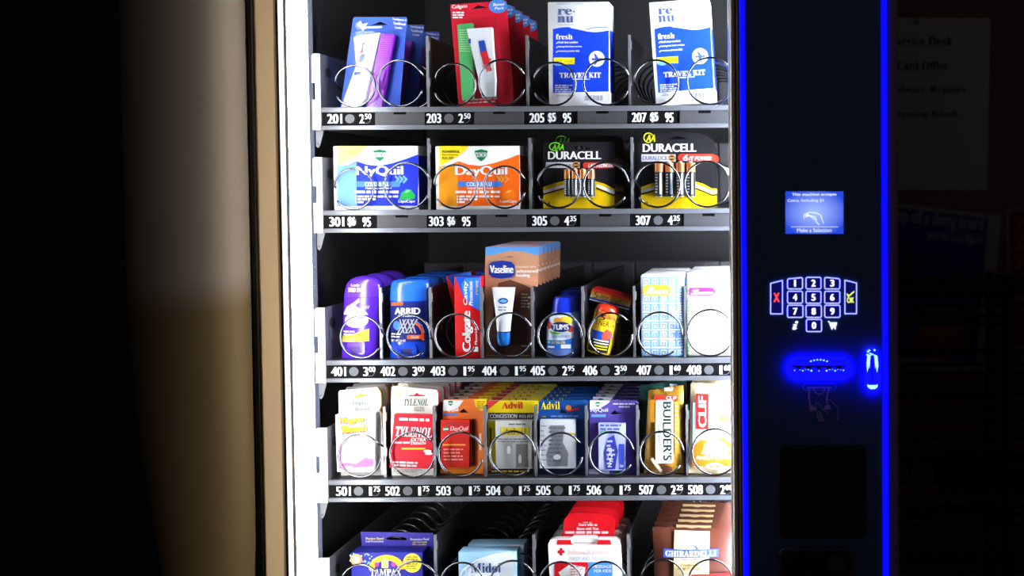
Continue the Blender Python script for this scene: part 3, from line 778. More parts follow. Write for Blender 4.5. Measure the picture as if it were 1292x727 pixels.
renu('upright white and blue lens solution travel kit box in slot 205', 350, 0, 'lens solution boxes')
renu('leaning white and blue lens solution travel kit box in slot 207', 350, -3.4, 'lens solution boxes', dx=640)
# ------------------------------------------------------------------ row 3
def cold_box(name, label, dx, main, lite, wedge, powerful, group):
    fr = (C_[0] + dx * C_[2], C_[1], C_[2]); p = Prod(name, label, 'box', group, 3, fr, 415)
    W_ = C(247, 247, 248); a = p.art
    c0 = p.L([(172, None), (658, 162)]); mb = MB(); mb.bbox(c0[0][0], c0[1][0], 0.0, 0.04, 0.0, c0[1][1], W_, 0.0012); add_smooth(mb.obj('carton', p.e), 30)
    curve = [(172, 285), (230, 280), (290, 256), (350, 276), (420, 284), (500, 268), (580, 243), (658, 214)]
    a.poly([(172, 526), (656, 524)] + curve[::-1], main, 0)
    a.poly([(172, 526), (290, 526), (285, 300), (290, 262), (230, 282), (172, 286)], lite, 1)  # left part lighter: overexposure put into the print colour
    a.poly([(174, 282), (222, 262), (290, 225), (335, 185), (350, 164), (174, 164)], wedge, 1)
    if powerful: 
        a.text('POWERFUL', 192, 190, 298, 206, BLACK, 'sb', 2); a.text('Non-Drowsy', 192, 211, 288, 224, BLACK, 'sb', 2); a.text('RELIEF', 192, 229, 262, 244, BLACK, 'sb', 2)
    else: a.text('POWERFUL', 232, 190, 308, 206, C(240, 190, 60), 'sb', 2)
    G1 = C(10, 120, 70)
    a.poly([(388, 193), (427, 184), (466, 193), (462, 225), (445, 245), (427, 256), (409, 245), (392, 225)], G1, 1); a.rect(386, 204, 468, 230, W_, 2); a.text('VICKS', 390, 206, 464, 228, G1, 'sb', 3)
    a.text('DayQuil' if powerful else 'NyQuil', 270 if powerful else 285, 285, 585 if powerful else 570, 354, WHITE, 'sb', 2, bold=0.012)
    for k in range(3): a.stroke([(520 + k * 24, 345), (540 + k * 24, 364), (520 + k * 24, 386)], 12, (C(250, 160, 60) if powerful else C(110, 170, 240)), 1)
    a.rect(284, 377, 550, 411, C(70, 130, 225), 1, 12); a.text('COLD & FLU', 338, 382, 490, 406, WHITE, 'sb', 2)
    a.text('Multi-Symptom Relief', 342, 413, 500, 427, WHITE, 'sb', 2); a.lines(272, 434, 550, 1, 14, 15, WHITE, 2, seed=2, rag=0.02)
    for k in range(3): a.rect(280, 463 + 17 * k, 288, 473 + 17 * k, WHITE, 2); a.lines(294, 463 + 17 * k, (540, 408, 330)[k], 1, 10, 11, WHITE, 2, seed=k + 3, rag=0.05)
    cap = C(20, 170, 70) if not powerful else C(250, 120, 10); hi = C(120, 230, 150) if not powerful else C(255, 190, 90)
    a.poly([(545, 488), (560, 445), (590, 424), (615, 428), (640, 460), (635, 482), (600, 490)], cap, 2); a.poly([(575, 448), (592, 430), (612, 432), (596, 444)], hi, 3)
    a.text('LiquiCaps', 540, 488, 640, 510, WHITE, 'sbi', 3)
    a.lines(185, 497, 262, 1, 10, 8, lite, 3)
    a.build('printed_design', p.e)
    mb = MB(); x = c0[1][0]; z = p.L([(0, 524), (0, 225)]); mb.add([(x + 0.0002, 0.001, z[0][1]), (x + 0.0002, 0.039, z[0][1]), (x + 0.0002, 0.039, z[1][1]), (x + 0.0002, 0.001, z[1][1])], [(0, 1, 2, 3)], main); mb.obj('side_print', p.e)
    return p
p = cold_box('cold_medicine_box', 'blue and white night cold medicine box with green capsules, foremost in slot 301', 0, C(14, 44, 205), C(110, 160, 235), C(250, 215, 120), False, 'blue cold medicine boxes')
p.behind(2, 0.052, 'blue night cold medicine box from the glass in slot 301')
p = cold_box('cold_medicine_box', 'orange day cold medicine box with yellow corner, foremost in slot 303', 612, C(250, 104, 6), C(250, 160, 20), C(246, 220, 20), True, 'orange cold medicine boxes')
p.behind(2, 0.052, 'orange day cold medicine box from the glass in slot 303')
def battery(p, xc, w, yt, ycop, yb, dy=-0.0015):
    q = p.L([(xc, yt), (xc, ycop), (xc, yb), (xc + w / 2, yt)]); r = q[3][0] - q[0][0]; y = dy - r
    mb = MB(); COP = mat('battery_copper', (226, 140, 84), 0.28, 0.6); BK_ = mat('battery_black', (40, 42, 46), 0.3, 0.2); SV = mat('battery_silver', (190, 194, 200), 0.3, 0.7)
    x = q[0][0]
    def seg(z0, z1, rr_, m): mb.loft([[(x + rr_ * math.cos(2 * math.pi * i / 14), y + rr_ * math.sin(2 * math.pi * i / 14), z) for i in range(14)] for z in (z0, z1)], m)
    seg(q[2][1], q[1][1], r, BK_); seg(q[1][1], q[0][1], r, COP); seg(q[0][1], q[0][1] + r * 0.3, r * 0.4, SV); seg(q[2][1] - r * 0.1, q[2][1], r * 0.96, SV)
    o = mb.obj('battery', p.e); add_smooth(o, 40)
    a = p.new_art(surf=lambda X, Z: y - math.sqrt(max(0, r * r - min(r * 0.95, abs(X - x)) ** 2)))
    hh = yb - ycop
    a.lines(xc - w * 0.36, ycop + hh * 0.08, xc - w * 0.05, 7, hh * 0.12, hh * 0.06, C(200, 204, 210), 1, seed=int(xc)); a.rect(xc + w * 0.12, ycop + hh * 0.05, xc + w * 0.34, ycop + hh * 0.92, C(170, 176, 184), 1)
    a.build('battery_print', o)
YEL = C(250, 206, 6)
def batt_card(p, TL, TR_, xl, xr, top, brand, size, sz_box, green, bar, redbar, redtxt, rnd):
    card = [(xl, 540), (xl + 14, None), (xr - 14, None), (xr, 540)] + ([(xr, top + rnd), (xr - rnd * 0.3, top + rnd * 0.3), (xr - rnd, top)]) + [(xl + 12, top), (xl, top + 14)]
    BK_ = C(26, 26, 30); hx = (xl + xr) / 2
    p.slab('card', card, 0.0, 0.001, BK_, [crescent_hole(hx - 75, hx + 78, top + 20, top + 42)])
    a = p.art
    arch = [(xl, 412), (xl + 60, 390), (xl + 120, 376), (hx, 366), (xr - 120, 374), (xr - 60, 392), (xr, 424)]
    a.poly([(xl, 540), (xr, 540)] + arch[::-1], YEL, 0)
    a.stroke([(xl, 440), (xl + 70, 420), (xl + 130, 404)], 16, WHITE, 1); a.stroke([(xl, 456), (xl + 70, 436), (xl + 130, 420)], 8, BK_, 2)
    a.stroke([(xr, 446), (xr - 50, 424), (xr - 110, 400)], 16, WHITE, 1); a.stroke([(xr, 464), (xr - 50, 442), (xr - 110, 418)], 8, BK_, 2)
    a.text('4', xl + 22, 500, xl + 42, 526, BK_, 'sb', 2)
    x0, y0, x1, y1 = brand; a.text('DURACELL', x0, y0, x1, y1, WHITE, 'sb', 2, bold=0.012)
    x0, y0, x1, y1 = sz_box; a.text(size, x0 + (x1 - x0) * 0.22, y0 + 8, x1, y1 - 2, green, 'sbi', 2)
    cx, cy = x0 + (x1 - x0) * 0.4, (y0 + y1) / 2
    a.stroke([(cx + (x1 - x0) * 0.38 * math.cos(math.radians(t)), cy - (y1 - y0) * 0.55 * math.sin(math.radians(t))) for t in range(30, 310, 14)], 6, green, 2)
    x0, y0, x1, y1 = bar; a.rect(x0, y0, x1, y1, C(205, 208, 212), 1); a.text('DURALOCK', x0 + 8, y0 + 10, x1 - 46, y1 - 9, C(120, 124, 130), 'sb', 2); a.ell(x1 - 22, (y0 + y1) / 2, 22, 22, C(196, 130, 60), 2); a.ell(x1 - 22, (y0 + y1) / 2, 14, 14, C(60, 44, 30), 3); a.rect(x1 - 34, (y0 + y1) / 2 - 3, x1 - 10, (y0 + y1) / 2 + 3, C(230, 190, 120), 4)
    x0, y0, x1, y1 = redbar; a.rect(x0, y0, x1, y1, C(222, 52, 34), 2, (y1 - y0) * 0.45)
    return a
p = Prod('battery_pack', 'black and yellow small battery card with green size mark, foremost in slot 305', 'batteries', 'small battery packs in slot 305', 3, D_, 338, Y=YP + 0.012)
a = batt_card(p, 0, 0, 122, 552, 140, (150, 196, 472, 244), 'AAA', (158, 146, 250, 190), C(120, 220, 50), (138, 262, 342, 296), (362, 262, 556, 298), '', 26)
a.text('LASTS LONGER', 395, 270, 545, 292, WHITE, 'sbi', 4); p.done()
for xc in (274, 318, 366, 416): battery(p, xc, 43, 306, 362, 468)
p.slab('blister', rr(220, 300, 462, 486, 20), -0.0155, -0.0145, BLIST)
p.behind(2, 0.045, 'small battery card from the glass in slot 305', zs=1.12)
p = Prod('battery_pack', 'taller black and yellow battery card with yellow size mark, foremost in slot 307', 'batteries', 'large battery packs in slot 307', 3, D_, 930, Y=YP + 0.0145)
a = batt_card(p, 0, 0, 712, 1146, 80, (722, 150, 1045, 199), 'AA', (728, 88, 802, 140), C(224, 226, 30), (714, 214, 920, 258), (935, 212, 1160, 256), '', 90)
a.text('6', 965, 218, 998, 252, WHITE, 'sbi', 4); a.text('IT POWER', 1005, 226, 1140, 250, WHITE, 'sbi', 4); p.done()
for xc in (824, 887, 952, 1014): battery(p, xc, 56, 266, 322, 466)
p.slab('blister', rr(786, 258, 1056, 482, 24), -0.0185, -0.0175, BLIST)
p.behind(2, 0.045, 'larger battery card from the glass in slot 307')
# ------------------------------------------------------------------ row 4
def stick(p, rows, hd, cap_z, mbody, mcap, yc):     # rows: (y, xl, xr) photo outline of an oval stick
    R = []
    for (y, xl, xr) in rows:
        l = p.art.loc((xl, y)); r = p.art.loc((xr, y)); R.append(((l[0] + r[0]) / 2, (r[0] - l[0]) / 2, hd, 0.0 if y is None else l[1]))
    return R
def rings_interp(R):
    xs = interp([(r[3], r[0]) for r in R]); hw = interp([(r[3], r[1]) for r in R]); hd = interp([(r[3], r[2]) for r in R])
    return xs, hw, hd
def oval_surf(R, yc, nn):
    xs, hw, hd = rings_interp(R)
    def f(x, z):
        k = min(0.985, abs(x - xs(z)) / max(1e-5, hw(z))); return yc - hd(z) * (1 - k ** nn) ** (1 / nn)
    return f
def deodorant(label, cx, rows, capy, colr, dark, group, tilt, paint, dial):
    p = Prod('deodorant_stick', label, 'deodorant', group, 4, E2, cx); hd = 0.017; yc = hd
    R = []
    for (y, xl, xr, k) in rows:
        l = p.art.loc((xl, y)); r = p.art.loc((xr, y)); R.append(((l[0] + r[0]) / 2, (r[0] - l[0]) / 2, hd * k, 0.0 if y is None else l[1]))
    zc = p.art.loc((0, capy))[1]; low = [r for r in R if r[3] < zc]; hi = [r for r in R if r[3] >= zc]
    xs, hw, hdf = rings_interp(R)
    mid = (xs(zc), hw(zc), hdf(zc), zc)
    body = mat('stick_body_' + colr[0], colr[1], 0.25, coat=0.4); capm = mat('stick_cap_' + colr[0], colr[2], 0.22, coat=0.4)
    o = bottle_mesh(low + [(mid[0], mid[1], mid[2], zc - 0.0004)], body, yc, 2.6).obj('body', p.e); add_smooth(o, 40)
    o = bottle_mesh([(mid[0], mid[1] * 1.015, mid[2] * 1.02, zc)] + hi, capm, yc, 2.6).obj('cap', p.e); add_smooth(o, 60)
    sf = oval_surf(R, yc, 2.6)
    a = Art(p.Y, E2, p.org, 0.0, sf); paint(a); q = a.build('printed_label', p.e)
    x0, y0, x1, y1 = dial; d = p.art
    mb = MB(); z0 = d.loc((0, y1))[1]; z1 = d.loc((0, y0))[1]; xa = d.loc((x0, y0))[0]; xb = d.loc((x1, y0))[0]
    fy = sf((xa + xb) / 2, z0)
    arch = [(xa, max(0.0005, z0)), (xa + (xb - xa) * .2, max(0.0005, z0)), (xa + (xb - xa) * .25, z0 + (z1 - z0) * .62), (xa + (xb - xa) * .75, z0 + (z1 - z0) * .62), (xa + (xb - xa) * .8, max(0.0005, z0)), (xb, max(0.0005, z0)), (xb, z1 - 0.002), (xb - 0.002, z1), (xa + 0.002, z1), (xa, z1 - 0.002)]
    mb.prism(arch, fy - 0.0016, fy + 0.004, body)
    mb2 = MB(); mb2.prism([(xa + 0.003, max(0.0005, z0)), (xb - 0.003, max(0.0005, z0)), (xb - 0.003, z0 + (z1 - z0) * .6), (xa + 0.003, z0 + (z1 - z0) * .6)], fy - 0.0006, fy + 0.004, mat('dial_dark_' + colr[0], dark, 0.4))
    mb.obj('dial_arch', p.e); mb2.obj('dial', p.e)
    return p
def paint_purple(a):
    LG = C(196, 226, 60)
    a.text('Lady', 90, 148, 150, 168, WHITE, 'sbi', 1); a.text('SPEED STICK', 70, 172, 186, 200, WHITE, 'sb', 1)
    a.poly([(32, 350), (60, 300), (120, 262), (145, 240), (150, 265), (120, 290), (190, 330), (205, 350)], C(225, 222, 250), 1)
    a.ell(125, 388, 80, 46, C(235, 232, 252), 1); a.text('Speed', 70, 356, 180, 384, C(150, 120, 220), 'serifi', 3); a.text('Stick', 80, 388, 175, 414, C(150, 120, 220), 'serifi', 3)
    a.text('24/7', 168, 290, 214, 310, LG, 'sb', 1)
    a.poly([(24, 530), (210, 522), (210, 440), (130, 470), (24, 490)], LG, 1); a.poly([(24, 530), (24, 505), (120, 500), (120, 526)], C(250, 200, 110), 2); a.lines(36, 455, 120, 2, 18, 10, WHITE, 2)
p = deodorant('purple oval deodorant stick with green label band, foremost in slot 401', 135, [(None, 12, 252, 1), (590, 10, 254, 1), (400, 18, 266, 1), (240, 24, 282, 1), (190, 30, 282, 1), (150, 42, 274, .96), (122, 66, 250, .82), (106, 102, 212, .55), (99, 140, 176, .2)], 236, ('purple', (92, 40, 215), (100, 52, 224)), (60, 20, 130), 'purple deodorant sticks', 0, paint_purple, (66, 532, 186, 600))
p.behind(2, 0.05, 'purple oval deodorant stick from the glass in slot 401')
def paint_blue(a):
    NV = C(12, 26, 110); OR = C(240, 90, 40)
    a.rect(340, 266, 572, 528, NV, 0); a.poly([(348, 292), (434, 286), (434, 266), (348, 270)], OR, 1)
    a.text('ARRID', 376, 304, 546, 346, WHITE, 'sb', 1, bold=0.02); a.text('Extra Extra Dry', 400, 352, 530, 366, WHITE, 'sbi', 1)
    a.stroke([(508, 402), (536, 420), (556, 460), (560, 520)], 14, OR, 1); a.stroke([(520, 392), (552, 420), (568, 470)], 5, C(120, 160, 240), 1)
    a.text('XX', 400, 378, 526, 470, C(168, 172, 180), 'sb', 2, bold=0.05, shear=0.15); a.rect(460, 482, 562, 508, OR, 3, 12); a.text('Fresh', 488, 487, 536, 503, C(255, 220, 180), 'sbi', 4)
    a.lines(350, 472, 430, 2, 18, 9, WHITE, 1, seed=5); a.text('NET WT 2.6 OZ', 350, 512, 452, 526, WHITE, 'sb', 1); a.ell(392, 420, 26, 30, C(90, 150, 240), 1)
p = deodorant('blue oval deodorant stick with silver double X, foremost in slot 402', 460, [(None, 330, 590, 1), (600, 328, 590, 1), (400, 330, 588, 1), (264, 328, 598, 1), (180, 330, 600, 1), (146, 336, 594, .97), (130, 350, 580, .85), (121, 380, 552, .5)], 262, ('blue', (20, 70, 210), (40, 110, 235)), (10, 30, 110), 'blue deodorant sticks', 0, paint_blue, (396, 548, 522, 612))
p.behind(3, 0.05, 'blue oval deodorant stick from the glass in slot 402')
# toothpaste cartons
p = Prod('toothpaste_carton', 'upright red and blue toothpaste carton, foremost in slot 403', 'toothpaste', 'toothpaste cartons', 4, G_, 165)
RD = C(224, 14, 20); c0 = p.L([(102, None), (228, 198)]); mb = MB(); mb.bbox(c0[0][0], c0[1][0], 0, 0.024, 0, c0[1][1], RD, 0.0008); add_smooth(mb.obj('carton', p.e), 30)
a = p.art; a.poly([(228, 376), (180, 350), (140, 300), (115, 240), (103, 215), (103, 199), (228, 199)], C(20, 76, 200), 0); a.poly([(228, 372), (180, 345), (142, 296), (130, 240), (150, 205), (228, 205)], C(50, 130, 235), 1)
a.text('Cavity', 140, 222, 166, 344, WHITE, 'sbi', 2, rot=90); a.text('Protection', 168, 222, 188, 344, WHITE, 'sbi', 2, rot=90); a.text('Colgate', 135, 372, 190, 582, WHITE, 'sb', 2, rot=90, bold=0.02)
a.lines(204, 222, 216, 8, 9, 4, C(250, 210, 60), 2, rag=0); a.rect(190, 556, 216, 580, WHITE, 2); a.text('Fluoride', 198, 450, 212, 545, WHITE, 'sb', 2, rot=90); p.done()
mb = MB(); mb.add([(c0[0][0] + 0.001, 0.001, c0[1][1] + 0.0002), (c0[1][0] - 0.001, 0.001, c0[1][1] + 0.0002), (c0[1][0] - 0.001, 0.023, c0[1][1] + 0.0002), (c0[0][0] + 0.001, 0.023, c0[1][1] + 0.0002)], [(0, 1, 2, 3)], C(20, 60, 190)); mb.obj('top_print', p.e)
c = copy_tree(p.e); c['label'] = 'red and blue toothpaste carton leaning sideways, second from the glass in slot 403'; c.location.y += 0.05; c.rotation_euler = (0, math.radians(-12), 0); c.location.z += 0.016 * math.sin(math.radians(12)); c.location.x -= 0.004
for i, (dx, t) in enumerate(((-0.003, 0), (0.0, 0), (0.002, 0))):
    c = copy_tree(p.e); c['label'] = ORD[i + 2] + ' red and blue toothpaste carton from the glass in slot 403'; c.location.y += 0.05 * (i + 2); c.location.x += dx
# petroleum jelly cards
p = Prod('lip_balm_card', 'skin toned card with white tube and blue cap, foremost in slot 404', 'lotion card', 'carded lotion tubes', 4, G_, 366, Y=YP + 0.0145)
p.slab('card', [(248, None), (484, None), (492, 250), (520, 240), (522, 56), (512, 45), (264, 45), (252, 56)], 0, 0.001, C(200, 146, 112), [[(334, 104), (398, 104), (398, 94), (372, 94), (366, 84), (358, 94), (334, 94)]])
a = p.art
a.poly([(253, 92), (300, 84), (380, 66), (450, 72), (521, 92), (521, 48), (254, 48)], C(88, 160, 232), 0)
a.poly([(249, 598), (484, 598), (491, 260), (440, 236), (380, 214), (320, 230), (300, 300), (290, 420), (252, 560)], C(116, 70, 50), 0)
a.poly([(300, 598), (484, 598), (488, 420), (420, 380), (330, 420)], C(64, 36, 28), 1); a.poly([(380, 214), (440, 236), (520, 250), (520, 200), (440, 190), (400, 200)], C(214, 150, 116), 2)
a.poly([(270, 136), (290, 122), (340, 116), (385, 122), (402, 140), (402, 186), (385, 202), (336, 208), (288, 202), (270, 186)], C(22, 50, 150), 3); a.text('Vaseline', 275, 140, 396, 180, WHITE, 'sb', 4, bold=0.01)
a.text('intensive care', 408, 140, 510, 154, C(244, 226, 210), '', 3); a.text('advanced', 410, 160, 520, 178, WHITE, 'sb', 3); a.text('healing', 410, 182, 480, 204, WHITE, 'sb', 3)
a.lines(434, 284, 484, 5, 16, 8, C(214, 190, 170), 3, seed=8); a.lines(436, 548, 480, 1, 10, 6, C(190, 160, 140), 3)
p.done()
mb = MB(); d = p.art; R = []
for (y, x0, x1, hd) in ((472, 320, 388, .0075), (440, 318, 390, .0075), (380, 312, 396, .007), (320, 303, 405, .0055), (270, 296, 411, .0025), (250, 294, 413, .0012)):
    l = d.loc((x0, y)); r = d.loc((x1, y)); R.append(((l[0] + r[0]) / 2, (r[0] - l[0]) / 2, hd, l[1]))
o = bottle_mesh(R, mat('tube_white', (244, 244, 246), 0.35), -0.0085, 2.2).obj('tube', p.e); add_smooth(o, 50)
R2 = []
for (y, x0, x1, hd) in ((546, 336, 370, .004), (538, 325, 382, .0068), (515, 320, 387, .0078), (478, 320, 387, .0078)):
    l = d.loc((x0, y)); r = d.loc((x1, y)); R2.append(((l[0] + r[0]) / 2, (r[0] - l[0]) / 2, hd, l[1]))
o = bottle_mesh(R2, mat('cap_blue', (30, 120, 215), 0.2, coat=0.5), -0.0085, 2.2).obj('tube_cap', p.e); add_smooth(o, 50)
a = Art(p.Y, G_, p.org, 0, oval_surf(R, -0.0085, 2.2)); a.ell(355, 317, 26, 15, C(30, 80, 170), 1); a.poly([(332, 320), (350, 308), (378, 316), (360, 326)], C(120, 180, 230), 2); a.lines(330, 345, 382, 2, 14, 7, C(150, 156, 164), 1, seed=3); a.build('tube_print', p.e)
p.slab('blister', [(296, 560), (410, 560), (424, 246), (284, 246)], -0.0185, -0.0175, BLIST)
p.behind(6, 0.026, 'skin toned tube card from the glass in slot 404')
# antacid bottles
p = Prod('antacid_bottle', 'blue antacid bottle with fruit label, foremost in slot 405', 'bottle', 'antacid bottles', 4, G2, 180)
hd = 0.021
def rg(tab, hdk=1): 
    out = []
    for (y, xl, xr, k) in tab:
        l = p.art.loc((xl, y)); r = p.art.loc((xr, y)); out.append(((l[0] + r[0]) / 2, (r[0] - l[0]) / 2, hd * k, 0.0 if y is None else l[1]))
    return out
RB = rg([(None, 62, 296, .9), (610, 55, 302, 1), (480, 60, 306, 1), (360, 74, 308, 1), (322, 88, 306, .95), (304, 104, 300, .85)])
o = bottle_mesh(RB, mat('bottle_blue_clear', (120, 150, 226), 0.25, coat=0.4), hd, 2.6).obj('body', p.e); add_smooth(o, 50)
RC = rg([(305, 100, 302, .88), (260, 104, 300, .88), (215, 112, 292, .86), (204, 120, 284, .8)])
o = bottle_mesh(RC, mat('cap_royal_blue', (20, 50, 205), 0.3), hd, 2.4).obj('cap', p.e); add_smooth(o, 40)
a = Art(p.Y, G2, p.org, 0, oval_surf(RB, hd, 2.6))
a.rect(78, 326, 270, 566, C(222, 234, 248), 0); a.ell(215, 362, 46, 32, C(250, 200, 50), 1); a.ell(160, 362, 30, 22, C(244, 170, 60), 1); a.ell(98, 398, 20, 26, C(200, 50, 40), 1); a.ell(250, 420, 20, 24, C(220, 70, 50), 1)
a.poly([(84, 420), (110, 455), (160, 462), (220, 440), (180, 448), (120, 440)], C(110, 190, 50), 1); a.ell(180, 406, 72, 36, C(16, 40, 120), 2); a.text('TUMS', 118, 388, 240, 426, WHITE, 'sb', 3, bold=0.03)
a.text('Smoothies', 112, 456, 242, 482, C(110, 140, 190), 'serifi', 3); a.poly([(80, 566), (270, 566), (270, 486), (200, 500), (80, 500)], C(30, 110, 210), 1); a.text('EXTRA STR', 118, 506, 216, 526, C(240, 226, 40), 'sb', 2); a.rect(184, 530, 252, 558, C(226, 234, 240), 2); a.lines(86, 542, 156, 1, 12, 13, WHITE, 2, rag=0); a.ell(96, 516, 10, 10, C(150, 200, 240), 2)
a.build('printed_label', p.e)
p.behind(2, 0.05, 'blue antacid bottle from the glass in slot 405', zs=1.05)
# energy shot
p = Prod('energy_shot_bottle', 'tilted yellow and red energy shot bottle in slot 406', 'bottle', 'energy shot bottles', 4, G2, 432, tilt=13.5)
d = p.art; c1 = d.loc((470, 430))
W2 = 93 * d.S
zt = d.loc((505, 255))[1]; zb0 = d.loc((432, 600))[1]; H2 = zt - zb0
xm = c1[0]
tab = [(0, .86), (.03, .97), (.06, 1), (.80, 1), (.86, .97)]
RB = [(xm, W2 * k, W2 * k, zb0 + H2 * t) for t, k in tab]
o = bottle_mesh(RB, C(250, 205, 20), W2, 2.0).obj('body', p.e); add_smooth(o, 45)
RC = [(xm, W2 * k, W2 * k, zb0 + H2 * t) for t, k in [(.86, .98), (.90, .95), (.95, .82), (.985, .6), (1.0, .3)]]
o = bottle_mesh(RC, mat('shrink_red', (226, 50, 20), 0.25, coat=0.5), W2, 2.0).obj('cap', p.e); add_smooth(o, 60)
a = Art(p.Y, G2, p.org, 13.5, lambda x, z: W2 - W2 * math.sqrt(max(0.02, 1 - min(0.98, abs(x - xm) / W2) ** 2)))
def band(t0, t1, m, lay): 
    q = [(xm - W2 * .97, zb0 + H2 * t0), (xm + W2 * .97, zb0 + H2 * t0), (xm + W2 * .97, zb0 + H2 * t1), (xm - W2 * .97, zb0 + H2 * t1)]; a.poly2(q, m, lay)
band(.05, .30, C(28, 26, 26), 0); band(.30, .47, C(30, 76, 180), 0); band(.74, .85, C(240, 120, 20), 0)
a.text('5', 462, 320, 500, 358, BLACK, 'sbi', 2); a.text('-hour', 508, 334, 590, 372, BLACK, '', 2); a.text('ENERGY', 428, 366, 582, 404, BLACK, '', 2)
a.poly2([(xm + W2 * .2, zb0 + H2 * .30), (xm + W2 * .75, zb0 + H2 * .34), (xm + W2 * .7, zb0 + H2 * .5), (xm + W2 * .35, zb0 + H2 * .54), (xm + W2 * .1, zb0 + H2 * .42)], C(230, 70, 50), 1)
for k in range(4): a.poly2([(xm - W2 * (.5 - .1 * k), zb0 + H2 * (.275 - .055 * k)), (xm + W2 * .7, zb0 + H2 * (.275 - .055 * k)), (xm + W2 * .7, zb0 + H2 * (.30 - .055 * k)), (xm - W2 * (.5 - .1 * k), zb0 + H2 * (.30 - .055 * k))], WHITE if k < 2 else C(230, 220, 30), 1)
a.poly2([(xm + W2 * .12, zb0 + H2 * .06), (xm + W2 * .2, zb0 + H2 * .06), (xm + W2 * .2, zb0 + H2 * .84), (xm + W2 * .12, zb0 + H2 * .84)], WHITE, 3) if False else None
a.build('printed_label', p.e); p.drop()
# carton wedged above, resting on a second bottle behind
S2 = Prod('energy_shot_bottle', 'upright yellow and red energy shot bottle behind the tilted one in slot 406', 'bottle', 'energy shot bottles', 4, G2, 500, Y=YP + 0.055)
for ch in p.e.children: 
    n = ch.copy(); COL.objects.link(n); n.parent = S2.e; n.location = (-xm, 0, -zb0)
p3 = Prod('energy_shot_carton', 'red and rainbow striped carton lying tilted on the energy shot bottles in slot 406', 'box', None, 4, G2, 540, Y=YP + 0.036, tilt=15.0)
d = p3.art; cc = d.loc((534, 212)); hw = 146 * d.S; hh = 42 * d.S
mb = MB(); mb.bbox(cc[0] - hw, cc[0] + hw, 0, 0.05, cc[1] - hh, cc[1] + hh, C(214, 30, 34), 0.001); add_smooth(mb.obj('carton', p3.e), 30)
a = p3.art
def strip(u0, u1, m): a.poly2([(cc[0] - hw, cc[1] - hh + 2 * hh * u0), (cc[0] + hw, cc[1] - hh + 2 * hh * u0), (cc[0] + hw, cc[1] - hh + 2 * hh * u1), (cc[0] - hw, cc[1] - hh + 2 * hh * u1)], m, 0)
strip(0.02, .12, C(240, 240, 240)); strip(.12, .28, C(40, 80, 180)); strip(.28, .5, C(240, 200, 140)); strip(.5, .8, C(244, 170, 40)); strip(.8, .98, C(226, 60, 40))
for (t, u0, u1, st) in (('5', -.85, -.62, 'sbi'), ('-hour', -.55, -.1, ''), ('ENERGY', 0.0, .85, '')):
    vs, fs = text_geo(t, st, 0); a.put([(cc[0] + hw * ((u0 + u1) / 2 + (u1 - u0) * x / 1) , cc[1] + hh * 0.1 + hh * 1.0 * y) for x, y in vs], fs, C(40, 90, 40), 3)
a.build('printed_design', p3.e)
# tissue packs
def tissue(label, fr, xl, xr, top, group, paint):
    p = Prod('tissue_pack', label, 'tissues', group, 4, fr, (xl + xr) / 2); c0 = p.L([(xl, None), (xr, top)])
    mb = MB(); mb.bbox(c0[0][0], c0[1][0], 0, 0.034, 0, c0[1][1], C(246, 246, 246), 0.004, 3); add_smooth(mb.obj('pack', p.e), 40); paint(p.art); p.done(); return p
def greek(a):
    B1 = C(96, 150, 214)
    for i in range(5):
        for j in range(9):
            x = 326 + i * 46; y = 130 + j * 48; w_ = 40; h_ = 42
            if y > 540: continue
            pts = [(0, 1), (0, 0), (1, 0), (1, .78), (.28, .78), (.28, .3), (.7, .3), (.7, .54), (.5, .54)]
            if (i + j) % 2: pts = [(1 - u, v) for u, v in pts]
            a.stroke([(x + u * w_, y + v * h_) for u, v in pts], 5, B1, 1)
    a.rect(326, 170, 474, 226, C(246, 178, 40), 3, 22); a.text('Kleenex', 342, 180, 462, 216, WHITE, 'script', 5, bold=0.02)
    for k in range(12): a.rect(326 + k * 20, 118, 336 + k * 20, 124, C(244, 190, 120), 1)
def dots(a):
    for j in range(8):
        for i in range(5):
            x = 600 + i * 46 + (23 if j % 2 else 0); y = 160 + j * 52
            if x < 790 and not (y < 240 and x < 740): a.ell(x, y, 8, 8, C(244, 214, 176), 1, 12); a.stroke([(x + 22 * math.cos(t * math.pi / 3), y + 22 * math.sin(t * math.pi / 3)) for t in range(6)], 2, C(226, 224, 218), 1, closed=True)
    for j in range(22): a.ell(572, 165 + j * 18, 4, 6, C(90, 180, 70), 1, 8)
    for k in range(9): a.ell(592 + k * 25, 128 + (k % 2) * 4, 9, 7, C(248, 200, 160), 1, 10)
    for k in range(14): a.rect(582 + k * 16, 108, 590 + k * 16, 114, C(180, 210, 90), 1)
    a.poly([(575, 226), (575, 184), (700, 182), (722, 204), (700, 228)], C(226, 40, 130), 3); a.text('Kleenex', 584, 190, 706, 222, WHITE, 'script', 5, bold=0.02)
p = tissue('white tissue pack with blue Greek key pattern, foremost in slot 407', I_, 318, 546, 112, 'tissue packs in slot 407', greek); p.behind(2, 0.05, 'blue Greek key tissue pack from the glass in slot 407')
p = tissue('white dotted tissue pack with pink logo tab, foremost in slot 408', I_, 564, 802, 102, 'tissue packs in slot 408', dots); p.behind(2, 0.05, 'white dotted tissue pack from the glass in slot 408')
